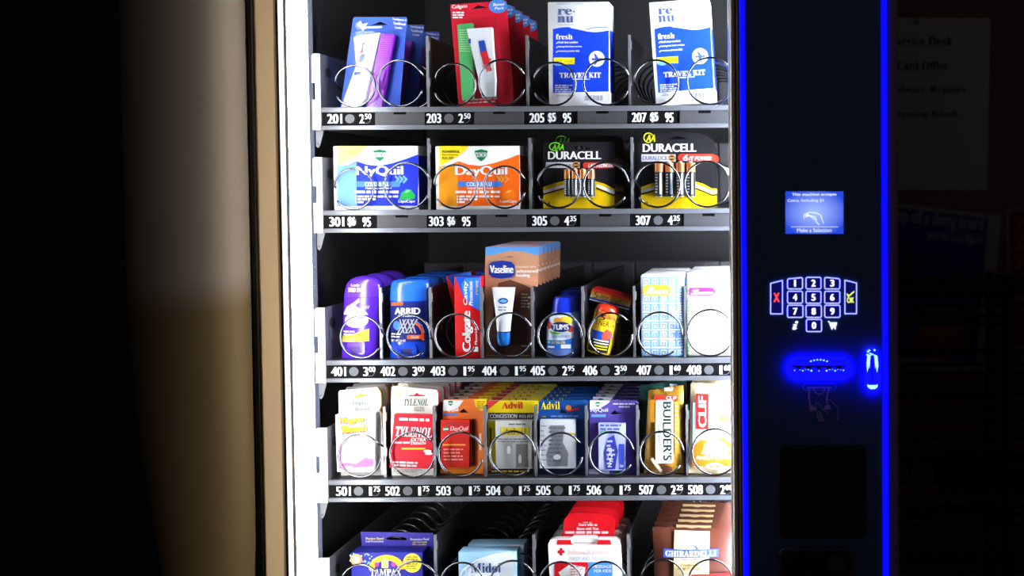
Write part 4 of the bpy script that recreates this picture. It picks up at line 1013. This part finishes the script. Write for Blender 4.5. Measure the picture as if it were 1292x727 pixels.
# ------------------------------------------------------------------ row 5
SIL = mat('foil_silver', (196, 198, 202), 0.3, 0.5)
p = Prod('medicine_card', 'white card with pink stomach tablet packet, foremost in slot 501', 'medicine card', 'pink stomach medicine cards', 5, J2, 205, Y=YP + 0.008)
p.slab('card', [(70, None), (352, None), (345, 240), (330, 222), (342, 190), (338, 104), (318, 70), (72, 92), (62, 104), (66, 300)], 0, 0.001, C(246, 243, 238), [[(165, 138), (256, 130), (256, 120), (232, 120), (208, 108), (190, 126), (165, 128)]], side=C(246, 180, 40))
a = p.art
a.stroke([(92 + 14 * math.cos(t * .63), 128 + 18 * math.sin(t * .63)) for t in range(10)], 6, C(250, 206, 130), 1, closed=True); a.lines(118, 116, 150, 2, 12, 6, C(240, 220, 190), 1)
a.text('Pepto-', 156, 160, 268, 196, C(74, 104, 84), 'sbi', 1); a.text('Bismol', 172, 200, 266, 226, C(74, 104, 84), 'sbi', 1)
a.lines(275, 100, 325, 2, 10, 5, C(210, 205, 200), 1); p.done()
p.slab('packet', [(76, 612), (318, 612), (324, 228), (64, 242)], -0.012, -0.0005, C(250, 248, 248))
a = p.new_art(); a.text('Pepto-', 104, 250, 268, 305, C(246, 200, 30), 'sb', 2, rot=6, bold=0.03); a.text('Bismol', 112, 306, 266, 352, C(246, 200, 30), 'sb', 2, rot=6, bold=0.03)
a.text('Pepto-', 98, 248, 278, 313, C(226, 40, 60), 'sb', 1, rot=6, bold=0.09); a.text('Bismol', 106, 304, 276, 360, C(226, 40, 60), 'sb', 1, rot=6, bold=0.09)
a.stroke([(112 + 6 * k, 352 + 34 * math.sin(k / 26 * math.pi)) for k in range(27)], 4, C(240, 170, 200), 1)
a.lines(130, 408, 300, 2, 22, 8, C(246, 190, 170), 1); a.text('5', 130, 450, 150, 490, C(150, 146, 152), '', 1); a.text('SYMPTOM', 156, 454, 266, 476, C(170, 166, 172), '', 1)
PK = C(226, 110, 190)
a.poly([(90, 600), (312, 600), (316, 510), (270, 500), (200, 540), (140, 525), (88, 540)], C(242, 180, 216), 1); a.poly([(90, 590), (312, 575), (314, 530), (260, 520), (200, 560), (140, 550), (88, 560)], PK, 2); a.poly([(84, 545), (112, 530), (110, 420), (82, 440)], C(236, 150, 200), 1); a.text('CHEWABLE', 110, 572, 180, 588, C(250, 220, 240), 'sb', 3)
q = a.build('packet_print', p.e); q.location = (0, -0.012, 0)
p.slab('rear_packet', [(90, 600), (356, 600), (350, 250), (334, 222), (346, 190), (342, 104), (322, 76), (90, 100)], 0.0012, 0.006, C(248, 176, 40))
p.behind(3, 0.027, 'white stomach medicine card from the glass in slot 501')
p = Prod('medicine_card', 'cream card with red pain relief packet, foremost in slot 502', 'medicine card', 'red pain relief cards', 5, J2, 545, Y=YP + 0.006)
p.slab('card', [(402, None), (694, None), (697, 205), (716, 180), (716, 110), (706, 88), (424, 62), (410, 72), (404, 300)], 0, 0.001, C(238, 238, 226), [[(525, 130), (628, 130), (628, 122), (596, 120), (576, 108), (556, 122), (525, 122)]], side=C(200, 30, 50))
a = p.art; a.stroke([(450 + 15 * math.cos(t * .63), 104 + 20 * math.sin(t * .63)) for t in range(10)], 6, C(246, 206, 120), 1, closed=True); a.lines(474, 90, 520, 3, 12, 6, C(236, 214, 160), 1)
a.text('TYLENOL', 492, 146, 652, 192, C(40, 76, 60), 'serifi', 1); a.text('EXTRA', 560, 200, 626, 213, C(90, 110, 100), 'sb', 1); a.text('STRENGTH', 558, 216, 628, 228, C(90, 110, 100), 'sb', 1); a.lines(650, 112, 704, 2, 14, 6, C(200, 200, 190), 1)
a.lines(420, 610, 620, 2, 12, 6, C(170, 170, 165), 1); p.done()
p.slab('packet', [(412, 588), (690, 596), (692, 246), (442, 240)], -0.009, -0.0005, C(206, 24, 44))
a = p.new_art(); a.lines(476, 262, 682, 1, 12, 16, WHITE, 1, slant=0.04, rag=0.02, seed=12); a.text('TYLENOL', 452, 322, 692, 388, WHITE, 'serifi', 2, rot=-3, bold=0.01); a.text('EXTRA', 552, 394, 652, 416, WHITE, 'sbi', 2); a.text('STRENGTH', 552, 420, 650, 437, WHITE, 'sbi', 2)
a.lines(445, 418, 545, 1, 12, 12, C(246, 200, 205), 1, rag=0.02); a.rect(492, 458, 646, 469, C(246, 196, 40), 1); a.ell(660, 480, 26, 9, WHITE, 2); a.ell(668, 496, 26, 9, C(226, 228, 232), 1)
a.lines(432, 545, 600, 2, 20, 11, C(250, 210, 214), 1, slant=0.04, seed=14); q = a.build('packet_print', p.e); q.location = (0, -0.009, 0)
p.slab('rear_packet', [(420, 600), (698, 600), (700, 205), (719, 180), (719, 112), (708, 94), (430, 72)], 0.0012, 0.006, C(206, 24, 44))
p.behind(4, 0.027, 'cream pain relief card with red packet from the glass in slot 502')
def med_card(label, fr, cx, outline, hole, cardc, paint, pk, pkc, pkpaint, group, edge=None, name='medicine_card'):
    p = Prod(name, label, 'medicine card', group, 5, fr, cx, Y=YP + 0.009); p.slab('card', outline, 0, 0.001, cardc, [hole], side=edge); paint(p.art); p.done()
    p.slab('packet', pk, -0.007, -0.0005, pkc); a = p.new_art(); pkpaint(a); q = a.build('packet_print', p.e); q.location = (0, -0.007, 0)
    xs = [x for x, y in pk]; ys = [y for x, y in pk]
    o = p.slab('blister', rr(min(xs) - 6, min(ys) - 6, max(xs) + 6, max(ys) + 6, 14), -0.0125, -0.0115, BLIST)
    return p
GRN = C(14, 120, 70)
def shield(a, x, y, s_):
    a.poly([(x - s_, y - s_ * .7), (x, y - s_), (x + s_, y - s_ * .7), (x + s_ * .8, y + s_ * .4), (x, y + s_), (x - s_ * .8, y + s_ * .4)], GRN, 2); a.rect(x - s_, y - s_ * .3, x + s_, y + s_ * .3, WHITE, 3); a.text('VICKS', x - s_ * .9, y - s_ * .2, x + s_ * .9, y + s_ * .2, GRN, 'sb', 4)
def pd(a):
    a.poly([(40, 205), (80, 205), (120, 190), (150, 150), (42, 148)], C(246, 246, 244), 1); shield(a, 80, 166, 14); a.text('DayQuil', 42, 192, 122, 214, WHITE, 'sb', 3); a.rect(40, 222, 116, 232, C(60, 130, 220), 2)
    a.poly([(274, 208), (240, 205), (215, 185), (205, 146), (274, 142)], C(250, 214, 30), 1); a.lines(222, 155, 268, 4, 11, 6, C(200, 150, 20), 2)
    a.rect(24, 510, 256, 545, C(250, 140, 30), 1); a.rect(30, 546, 250, 562, C(60, 30, 16), 1); a.rect(196, 250, 212, 500, C(140, 40, 20), 1); a.rect(234, 330, 246, 420, C(246, 210, 190), 1)
def pdp(a):
    shield(a, 62, 300, 14); a.text('DayQuil', 86, 284, 182, 316, C(250, 190, 180), 'sbi', 2); a.rect(44, 380, 168, 388, C(250, 170, 60), 2); a.lines(60, 264, 165, 1, 12, 10, C(180, 60, 50), 2)
    a.lines(50, 405, 160, 4, 18, 8, C(250, 150, 130), 2, seed=21)
p = med_card('orange day cold medicine card with red packet, foremost in slot 503', K_, 148, [(22, None), (258, None), (276, 150), (268, 140), (48, 146), (38, 156)], [(122, 218), (176, 218), (150, 194)], C(244, 122, 50), pd, [(36, 508), (186, 508), (190, 252), (34, 252)], C(214, 40, 30), pdp, 'orange cold medicine cards', C(120, 110, 100))
p.behind(6, 0.0265, 'orange day cold medicine card from the glass in slot 503')
def py(a):
    a.rect(279, 152, 552, 218, C(250, 222, 20), 1); a.poly([(279, 200), (310, 178), (345, 152), (280, 152)], C(226, 60, 60), 2); a.text('Advil', 356, 158, 470, 196, C(214, 40, 40), 'serif', 3, bold=0.01)
    a.rect(288, 218, 532, 252, C(40, 38, 40), 1); a.text('CONGESTION', 292, 224, 440, 247, C(236, 236, 232), 'sb', 2); a.text('RELIEF', 450, 228, 526, 244, C(200, 200, 198), 'sb', 2)
    a.rect(277, 258, 326, 500, C(246, 220, 20), 1); a.rect(290, 300, 302, 460, C(120, 110, 20), 2); a.rect(300, 490, 318, 508, WHITE, 2); a.rect(280, 520, 528, 548, C(40, 36, 30), 1); a.lines(300, 528, 510, 1, 12, 10, C(220, 180, 60), 2); a.rect(276, 505, 300, 530, C(240, 130, 50), 2)
def pyp(a):
    a.lines(400, 270, 500, 1, 10, 8, C(110, 110, 112), 1); a.rect(358, 290, 508, 334, C(226, 200, 60), 1); a.text('Advil', 372, 294, 494, 330, C(150, 130, 30), 'serif', 2); a.lines(340, 350, 515, 2, 14, 7, C(130, 130, 132), 1); a.rect(335, 375, 420, 505, C(178, 176, 172), 1); a.rect(440, 380, 500, 505, C(120, 118, 116), 1); a.ell(400, 412, 10, 22, WHITE, 2); a.ell(460, 460, 9, 24, C(220, 218, 214), 2)
p = med_card('yellow topped congestion relief card with silver packet, foremost in slot 504', K_, 404, [(277, None), (530, None), (534, 240), (552, 215), (555, 160), (546, 150), (288, 150), (278, 160)], [(384, 218), (438, 218), (411, 196)], C(196, 194, 186), py, [(330, 512), (522, 512), (524, 256), (328, 256)], C(206, 204, 198), pyp, 'yellow pain relief cards', C(200, 170, 20))
p.behind(5, 0.0265, 'yellow topped congestion relief card from the glass in slot 504')
def pb(a):
    a.text('Advil', 566, 156, 670, 200, C(246, 222, 40), 'serif', 2, bold=0.01); a.ell(716, 190, 16, 14, C(240, 150, 80), 2); a.poly([(706, 215), (775, 200), (775, 190), (706, 202)], C(200, 40, 50), 1); a.lines(620, 232, 780, 1, 10, 8, C(130, 170, 220), 1); a.lines(570, 236, 600, 1, 10, 6, C(220, 190, 60), 1)
    a.rect(548, 515, 798, 560, C(10, 22, 60), 1); a.rect(752, 252, 790, 480, C(20, 70, 150), 1)
def pbp(a):
    a.poly([(610, 500), (716, 500), (720, 430), (690, 370), (700, 280), (620, 280), (632, 370), (604, 430)], C(130, 132, 136), 1); a.lines(615, 290, 705, 9, 22, 8, C(100, 102, 108), 2, seed=31); a.ell(660, 450, 20, 14, WHITE, 3); a.lines(572, 280, 605, 8, 26, 7, C(160, 164, 170), 1); a.rect(722, 320, 752, 330, C(240, 200, 40), 1)
p = med_card('blue pain relief card with grey printed packet, foremost in slot 505', K_, 676, [(546, None), (800, None), (806, 240), (822, 215), (823, 160), (812, 148), (566, 150), (555, 160)], [(656, 220), (710, 220), (683, 198)], C(22, 86, 170), pb, [(566, 512), (760, 512), (758, 250), (568, 250)], C(224, 226, 228), pbp, 'blue pain relief cards', C(14, 50, 110))
p.behind(4, 0.0265, 'blue pain relief card from the glass in slot 505')
def pp_(a):
    a.poly([(38, 200), (90, 196), (140, 165), (150, 152), (40, 150)], C(240, 240, 244), 1); shield(a, 82, 172, 14); a.text('NyQuil', 44, 192, 138, 218, C(236, 236, 250), 'sb', 3); a.rect(48, 226, 126, 240, C(110, 170, 230), 2); a.lines(165, 166, 285, 1, 10, 7, C(220, 214, 240), 1); a.lines(196, 182, 260, 1, 10, 7, C(220, 214, 240), 1)
    a.rect(34, 520, 145, 548, C(200, 200, 235), 1); a.ell(190, 540, 18, 14, C(20, 90, 60), 1)
def ppp(a):
    a.lines(100, 275, 225, 3, 20, 10, C(90, 96, 170), 1, seed=41); a.poly([(130, 515), (180, 515), (195, 420), (175, 330), (140, 350), (120, 430)], C(60, 66, 170), 1); a.lines(135, 360, 180, 6, 24, 10, C(200, 206, 250), 2, seed=44); a.rect(200, 380, 230, 516, C(70, 84, 200), 1); a.text('Qty', 204, 490, 226, 508, WHITE, 'sb', 2); a.ell(122, 315, 22, 10, C(110, 180, 150), 2); a.text('NyQuil', 140, 400, 170, 505, WHITE, 'sb', 3, rot=90)
p = med_card('purple night cold medicine card with lilac packet, foremost in slot 506', L_, 160, [(32, None), (285, None), (290, 225), (302, 200), (300, 162), (290, 154), (48, 148), (38, 160)], [(144, 228), (204, 228), (174, 202)], C(86, 70, 160), pp_, [(92, 522), (232, 522), (236, 270), (90, 270)], C(196, 202, 246), ppp, 'purple cold medicine cards', C(210, 210, 215))
p.behind(5, 0.0265, 'purple night cold medicine card from the glass in slot 506')
# bars
def bar_builder(p, m):
    o, sf = wrapper_mesh(p, 'wrapper', [(322, None), (545, None), (540, 75), (352, 105)], 0.018, m)
    return sf
p = Prod('protein_bar', 'gold wrapped protein bar with white vertical label, foremost in slot 507', 'snack bar', 'protein bars in slot 507', 5, L_, 440)
sf = bar_builder(p, mat('wrapper_gold', (204, 150, 50), 0.28, 0.35, noise=0.35, nscale=90))
a = Art(p.Y, L_, p.org, 0, sf); a.rect(394, 150, 490, 490, C(244, 244, 238), 1, 12); a.text("BUILDER'S", 436, 156, 482, 478, C(24, 48, 40), 'sb', 3, rot=-90, bold=0.01); a.text('20g PROTEIN BAR', 402, 156, 424, 394, C(110, 120, 116), '', 3, rot=-90)
a.rect(384, 126, 514, 150, C(206, 50, 40), 2); a.text('CLIF', 450, 130, 508, 147, WHITE, 'sb', 4); a.rect(496, 160, 520, 440, C(190, 130, 40), 1); a.lines(500, 180, 514, 10, 24, 6, C(244, 226, 180), 2); a.rect(364, 150, 390, 270, C(226, 150, 30), 1)
a.ell(450, 525, 34, 22, C(96, 60, 40), 1); a.ell(400, 540, 30, 16, C(150, 110, 60), 1); a.poly([(366, 470), (380, 460), (430, 530), (420, 545)], C(230, 220, 200), 2); a.lines(440, 86, 490, 2, 10, 7, C(220, 215, 210), 2)
a.build('printed_label', p.e)
t = Prod('protein_bar', 'teal wrapped protein bar behind the gold one in slot 507', 'snack bar', 'protein bars in slot 507', 5, L_, 430, Y=YP + 0.028)
wrapper_mesh(t, 'wrapper', [(310, None), (540, None), (556, 42), (302, 80)], 0.018, mat('wrapper_teal', (70, 140, 136), 0.28, 0.35, noise=0.2, nscale=60)); a = t.art; a.rect(470, 62, 512, 80, C(226, 236, 232), 1); q = a.build('printed_label', t.e)
for ch in t.e.children: pass
g2 = copy_tree(p.e); g2.location.y += 0.056; g2['label'] = 'gold wrapped protein bar behind the teal one in slot 507'
p = Prod('peanut_butter_bar', 'cream and orange wrapped oat bar with red logo block, foremost in slot 508', 'snack bar', 'oat bars in slot 508', 5, L_, 690)
o, sf = wrapper_mesh(p, 'wrapper', [(566, None), (812, None), (816, 72), (580, 64)], 0.018, mat('wrapper_cream', (228, 208, 164), 0.4, 0.0, noise=0.06, nscale=60))
a = Art(p.Y, L_, p.org, 0, sf)
a.poly([(590, 510), (808, 512), (808, 170), (740, 150), (596, 165)], C(200, 220, 240), 1); a.poly([(592, 508), (806, 510), (806, 390), (760, 350), (700, 370), (640, 360), (592, 400)], C(238, 120, 24), 2); a.poly([(690, 200), (806, 170), (806, 330), (740, 310), (690, 270)], C(246, 246, 246), 2); a.ell(770, 250, 34, 20, C(214, 120, 60), 3); a.stroke([(730, 220), (760, 200), (790, 230), (800, 290)], 5, C(110, 110, 120), 3)
a.poly([(640, 440), (660, 380), (700, 350), (760, 370), (800, 420), (780, 440)], C(244, 190, 110), 3)
a.rect(612, 116, 680, 304, C(214, 40, 36), 3); a.text('CLIF', 624, 126, 668, 296, WHITE, 'sb', 5, rot=90, bold=0.03); a.text('CRUNCHY', 658, 428, 788, 446, WHITE, 'sb', 4); a.text('PEANUT BUTTER', 614, 450, 806, 470, WHITE, 'sb', 4); a.ell(712, 506, 48, 18, C(240, 226, 190), 3); a.text('ENERGY BAR', 684, 500, 740, 514, C(150, 90, 40), 'sb', 4)
a.lines(650, 86, 780, 1, 12, 7, C(200, 180, 140), 2)
a.build('printed_label', p.e); p.behind(4, 0.0265, 'cream wrapped oat bar from the glass in slot 508')
# ------------------------------------------------------------------ row 6
p = Prod('tampon_box', 'dark blue tampon box with yellow burst on the lowest tray', 'box', None, 6, M_, 440)
NV = C(42, 44, 150); p.slab('hanging_card', [(242, None), (680, None), (685, 292), (240, 284)], 0.03, 0.031, C(62, 56, 160), [[(400, 322), (425, 312), (460, 312), (520, 320), (522, 336), (402, 334)]])
c0 = p.L([(212, None), (660, 368)]); mb = MB(); mb.bbox(c0[0][0], c0[1][0], 0, 0.029, 0, c0[1][1], NV, 0.001); add_smooth(mb.obj('carton', p.e), 30)
a = p.art
rd = random.Random(5)
for k in range(26): a.ell(rd.uniform(225, 370), rd.uniform(374, 440), rd.uniform(3, 9), rd.uniform(3, 9), C(150, 190, 245), 1, 8)
a.ell(262, 412, 36, 34, C(244, 150, 90), 2); a.ell(262, 412, 22, 20, C(250, 236, 220), 3)
a.ell(445, 470, 108, 86, C(246, 206, 30), 2, 20, 0, 180); a.ell(445, 470, 72, 54, NV, 3, 20, 0, 180); a.rect(416, 404, 456, 462, C(250, 226, 120), 4, 6); a.ell(386, 440, 14, 14, C(226, 60, 150), 4); a.ell(488, 440, 14, 14, C(226, 60, 150), 4)
a.ell(600, 432, 56, 58, C(250, 226, 60), 2); a.lines(565, 392, 636, 6, 14, 8, C(150, 130, 40), 3, rag=.1)
a.text('TAMPAX', 345, 468, 535, 508, WHITE, 'serif', 3, bold=0.01); a.lines(240, 530, 600, 3, 24, 10, C(200, 210, 250), 2, seed=51)
p.done()
a = p.new_art(); a.text('Pocket Sized', 272, 318, 382, 332, C(250, 226, 60), 'sb', 1); a.text('Full Protection', 272, 336, 382, 348, C(220, 220, 250), 'sb', 1); a.text('Protection Pearl', 546, 322, 660, 336, C(220, 220, 250), 'sb', 1); a.text('on format', 560, 340, 648, 352, C(250, 226, 60), 'sb', 1); a.text('No smaller', 560, 356, 648, 366, C(250, 226, 60), 'sb', 1); q = a.build('card_print', p.e); q.location = (0, 0.03, 0)
p = Prod('pain_relief_box', 'light blue and white pain relief box, foremost of two on the lowest tray', 'box', 'light blue pain relief boxes', 6, M_, 1042)
LB = C(160, 208, 240); c0 = p.L([(862, None), (1226, 366)]); mb = MB(); mb.bbox(c0[0][0], c0[1][0], 0, 0.026, 0, c0[1][1], LB, 0.001); add_smooth(mb.obj('carton', p.e), 30)
a = p.art; a.poly([(910, 640), (1220, 640), (1222, 372), (1120, 374), (1010, 410), (940, 470)], C(232, 242, 250), 1); a.stroke([(880, 520), (910, 470), (990, 415), (1100, 380), (1200, 370)], 10, WHITE, 2); a.stroke([(876, 560), (900, 480), (925, 470), (930, 500), (900, 520)], 5, WHITE, 2)
a.text('Midol', 952, 432, 1136, 492, C(36, 56, 130), 'serif', 3); a.text('Complete', 950, 506, 1120, 530, C(110, 150, 200), 'serifi', 3); a.lines(920, 560, 1180, 2, 24, 10, C(120, 150, 190), 3); p.done()
c = copy_tree(p.e); c.location.y += 0.034; c.location.x += 0.004; c['label'] = 'light blue and white pain relief box, hinder of two on the lowest tray'
p = Prod('first_aid_kit', 'white first aid case with red hanging tag, foremost in its coil on the lowest tray', 'first aid kit', 'first aid kits', 6, N_, 365)
p.slab('hang_tag', [(200, 310), (522, 310), (535, 270), (535, 190), (520, 160), (490, 148), (300, 140), (262, 150), (235, 180), (225, 270)], 0.012, 0.0135, C(222, 16, 30), [[(345, 205), (398, 205), (398, 198), (372, 190), (345, 198)]])
p.slab('case', [(148, None), (582, None), (582, 315), (570, 290), (545, 282), (445, 282), (435, 308), (420, 314), (300, 314), (288, 306), (283, 282), (185, 282), (160, 290), (148, 315)], 0.0, 0.0115, mat('case_white', (240, 240, 238), 0.3))
p.slab('handle', [(284, 310), (438, 310), (438, 280), (425, 272), (296, 272), (284, 280)], 0.004, 0.011, mat('case_white', (240, 240, 238), 0.3))
a = p.art; a.poly([(200, 316), (524, 316), (516, 288), (444, 288), (436, 312), (300, 316), (286, 306), (282, 288), (204, 288)], C(222, 16, 30), 1)
a.rect(206, 350, 246, 366, C(222, 16, 30), 1); a.rect(219, 336, 233, 380, C(222, 16, 30), 1); a.text('Johnson & Johnson', 258, 344, 518, 378, C(238, 190, 186), 'serifi', 1); a.text('FIRST AID TO GO!', 274, 388, 506, 410, C(176, 182, 190), '', 1)
a.rect(186, 420, 384, 640, C(214, 20, 34), 1); a.rect(388, 420, 530, 640, C(70, 150, 224), 1); a.poly([(210, 480), (280, 430), (370, 450), (360, 520), (240, 540)], C(236, 236, 234), 2); a.lines(280, 440, 360, 4, 16, 8, C(214, 150, 150), 3); a.text('MESSAGE', 412, 436, 526, 454, WHITE, 'sb', 2); a.text('FOR KIDS', 420, 462, 524, 480, WHITE, 'sb', 2); p.done()
a = p.new_art(); a.text('Share with us', 318, 204, 432, 220, WHITE, 'sb', 1); a.text('Share with You', 308, 228, 438, 244, WHITE, 'sb', 1); a.lines(240, 252, 504, 1, 12, 14, C(255, 220, 220), 1, rag=0.0); q = a.build('tag_print', p.e); q.location = (0, 0.012, 0)
p.behind(3, 0.0305, 'white first aid case with red tag from the glass')
p = Prod('chocolate_bag', 'brown and cream chocolate bag with blue name banner, foremost in its coil', 'chocolate bag', 'brown chocolate bags', 6, N_, 995)
o, sf = wrapper_mesh(p, 'bag', [(770, None), (1226, None), (1230, 236), (762, 226)], 0.02, mat('bag_brown', (98, 52, 36), 0.35, 0.1, noise=0.12, nscale=50))
a = Art(p.Y, N_, p.org, 0, sf); a.poly([(890, 700), (1100, 700), (1106, 242), (896, 236)], C(214, 190, 138), 0); a.ell(1005, 342, 34, 24, C(70, 90, 210), 1); a.ell(1000, 340, 22, 16, C(230, 220, 190), 2); a.poly([(930, 330), (990, 338), (985, 350)], C(190, 160, 90), 1)
a.poly([(830, 392), (1156, 388), (1160, 342), (834, 342)], C(60, 86, 214), 3); a.text('GHIRARDELLI', 842, 350, 1148, 384, WHITE, 'serif', 5, bold=0.015); a.text('CHOCOLATE', 932, 394, 1048, 407, C(60, 86, 200), 'sb', 3); a.text('Premium', 932, 424, 1040, 440, C(110, 80, 40), 'serifi', 3); a.text('Hot Cocoa', 912, 444, 1058, 462, C(110, 80, 40), 'serifi', 3)
a.poly([(990, 520), (1230, 520), (1224, 486), (1000, 488)], C(190, 40, 36), 3); a.build('printed_label', p.e)
p.behind(5, 0.0265, 'brown and cream chocolate bag from the glass')
# ================================================================== right of the machine: notices and wire rack
class LineArt(Art):             # each printed line a piece of its own
    def flush(s):
        if s.mb.v: s.build('lettering', s.e)
        s.mb = MB()
    def text(s, *a, **k): s.flush(); Art.text(s, *a, **k); s.flush()
    def ell(s, *a, **k): s.flush(); Art.ell(s, *a, **k); s.flush()
def sheet(name, label, fr, pts, m, paint, cat='poster', group=None, tilt=0.0):
    a = LineArt(YW - 0.002, fr, org=P(fr[0] + pts[0][0] * fr[2], fr[1] + pts[0][1] * fr[2], YW - 0.002)); e = empty(name, a.org); a.e = e; tag(e, label, cat, group)
    mb = MB(); mb.prism(a.L(pts), 0.0, 0.0012, m); mb.obj('sheet', e); paint(a); a.flush(); return e
T1 = (1125, 10, 130 / 591)
INK = C(40, 36, 36, 0.7)
def tx(a):
    for t, y, x1 in (('Service Desk', 190, 350), ('ID Card Office', 332, 322), ('Hardware Repairs', 474, 424), ('Brewing Kiosk', 614, 384)):
        n = {'Service Desk': 12, 'ID Card Office': 14, 'Hardware Repairs': 16, 'Brewing Kiosk': 13}[t]
        vis = {'Service Desk': 10, 'ID Card Office': 10, 'Hardware Repairs': 12, 'Brewing Kiosk': 11}[t]
        w_ = (x1 - 55) / vis * n
        a.text(t, x1 - w_, y - 26, x1, y + 24, INK if 'Kiosk' not in t else C(70, 44, 44, 0.7), 'serif', 1)
    a.ell(140, 80, 20, 18, C(120, 118, 120), 1)
sheet('notice_sheet', 'white directory notice listing desk and office names on the wall', T1, [(-200, 1046), (548, 1046), (566, 60), (-200, 56)], mat('notice_paper', (172, 172, 186), 0.7), tx, 'notice')
T2 = (1125, 250, 167 / 809)
def bp(a):
    a.text('want to jump off a diving board', -250, 70, 566, 180, C(150, 160, 190, 0.7), 'sb', 2, rot=-6.5); a.text('and do cool flips??', 215, 212, 556, 280, C(150, 160, 190, 0.7), 'sb', 2, rot=-6.5)
    a.text("It's the place", 70, 650, 410, 690, C(140, 150, 180, 0.7), 'sb', 2, rot=-3)
def bpieces(e):
    BR = C(90, 70, 60, 0.7)
    for nm, pts, m, lay in (('blue_field', [(-300, 930), (520, 1010), (588, 124), (-300, 20)], C(44, 66, 150, 0.7), 0), ('diver_picture', [(100, 640), (240, 560), (480, 370), (500, 350), (400, 470), (300, 600)], BR, 1), ('splash_picture', [(60, 500), (90, 280), (150, 380), (120, 480)], BR, 1),
            ('bowl_picture', [(300 + 170 * math.cos(t * .2618), 860 + 130 * math.sin(t * .2618)) for t in range(24)][::-1], C(120, 76, 54, 0.7), 1), ('rim_picture', [(300 + 120 * math.cos(t * .2618), 820 + 60 * math.sin(t * .2618)) for t in range(24)][::-1], C(150, 70, 50, 0.7), 2)):
        a = Art(YW - 0.002, T2, org=e.location); a.poly(pts, m, lay); a.build(nm, e)
bpieces(sheet('diving_poster', 'blue diving board poster with white margin, tilted on the wall', T2, [(-300, 1000), (580, 1080), (672, 106), (-300, -10)], mat('poster_paper', (150, 150, 160), 0.7), bp))
def rp_(a):
    a.rect(722, 80, 1100, 900, C(120, 28, 30, 0.7), 0); a.text('LANKA', 762, 110, 815, 640, C(150, 110, 90, 0.7), 'serif', 1, rot=90); a.ell(738, 92, 10, 10, C(30, 120, 50), 2)
sheet('red_poster', 'dark red poster with vertical lettering and pale border beside the blue poster', T2, [(700, 920), (1120, 920), (1120, 62), (700, 62)], mat('poster_paper2', (126, 122, 126), 0.7), rp_)
# black wire rack in front of the notices
RK = mat('rack_black', (10, 10, 11), 0.5, 0.3)
YR = 0.62
rack = empty('wire_rack', (P(1270, 500, YR).x, YR, 0)); tag(rack, 'black wire shelving rack standing in front of the posters', 'rack')
xr0 = P(1136, 500, YR).x + 0.004; xr1 = xr0 + 0.62; RL = rack.location
for (x, y) in ((P(1270, 500, YR).x, YR), (xr1, YR), (P(1270, 500, YR).x, YR + 0.17), (xr1, YR + 0.17)):
    mb = MB(); mb.tube([(x - RL.x, y - RL.y, 0.0), (x - RL.x, y - RL.y, P(1270, 352, YR).z)], 0.011 if y == YR else 0.009, RK, 10); mb.obj('post', rack)
for yp in (358, 398, 460, 520, 579, 640, 698, 760):
    z = P(1200, yp, YR).z; mb = MB()
    for dz in (0.0, -0.016): mb.tube([(xr0 - RL.x, 0, z + dz), (xr1 - RL.x, 0, z + dz)], 0.0042 if yp != 358 else 0.010, RK, 6)
    mb.tube([(xr0 - RL.x, 0.17, z), (xr1 - RL.x, 0.17, z)], 0.004, RK, 6)
    for k in range(14): x = xr0 + (xr1 - xr0) * k / 13; mb.tube([(x - RL.x, 0.0, z - 0.002), (x - RL.x, 0.17, z - 0.002)], 0.0016, RK, 4)
    mb.obj('wire_shelf', rack)
bz0 = P(1200, 611, YR - 0.02).z; bz1 = P(1200, 571, YR - 0.02).z; bx0 = P(1180, 600, YR - 0.02).x
bas = empty('wire_basket', (bx0 + 0.2, YR - 0.01, bz0)); tag(bas, 'black basket hooked on the front of the wire rack', 'basket')
mb = MB(); mb.bbox(-0.2, 0.2, -0.09, -0.004, 0.0, bz1 - bz0, RK, 0.006); mb.obj('tray', bas)
mb = MB(); hz = bz1 - bz0; mb.tube([(-0.2, -0.05, hz * .2), (-0.25, -0.05, hz * .2), (-0.255, -0.05, hz * .5), (-0.25, -0.05, hz * .9), (-0.2, -0.05, hz * .9)], 0.003, RK, 6); mb.obj('loop', bas)
bpy.data.objects.remove(TOB); bpy.data.curves.remove(TCU)
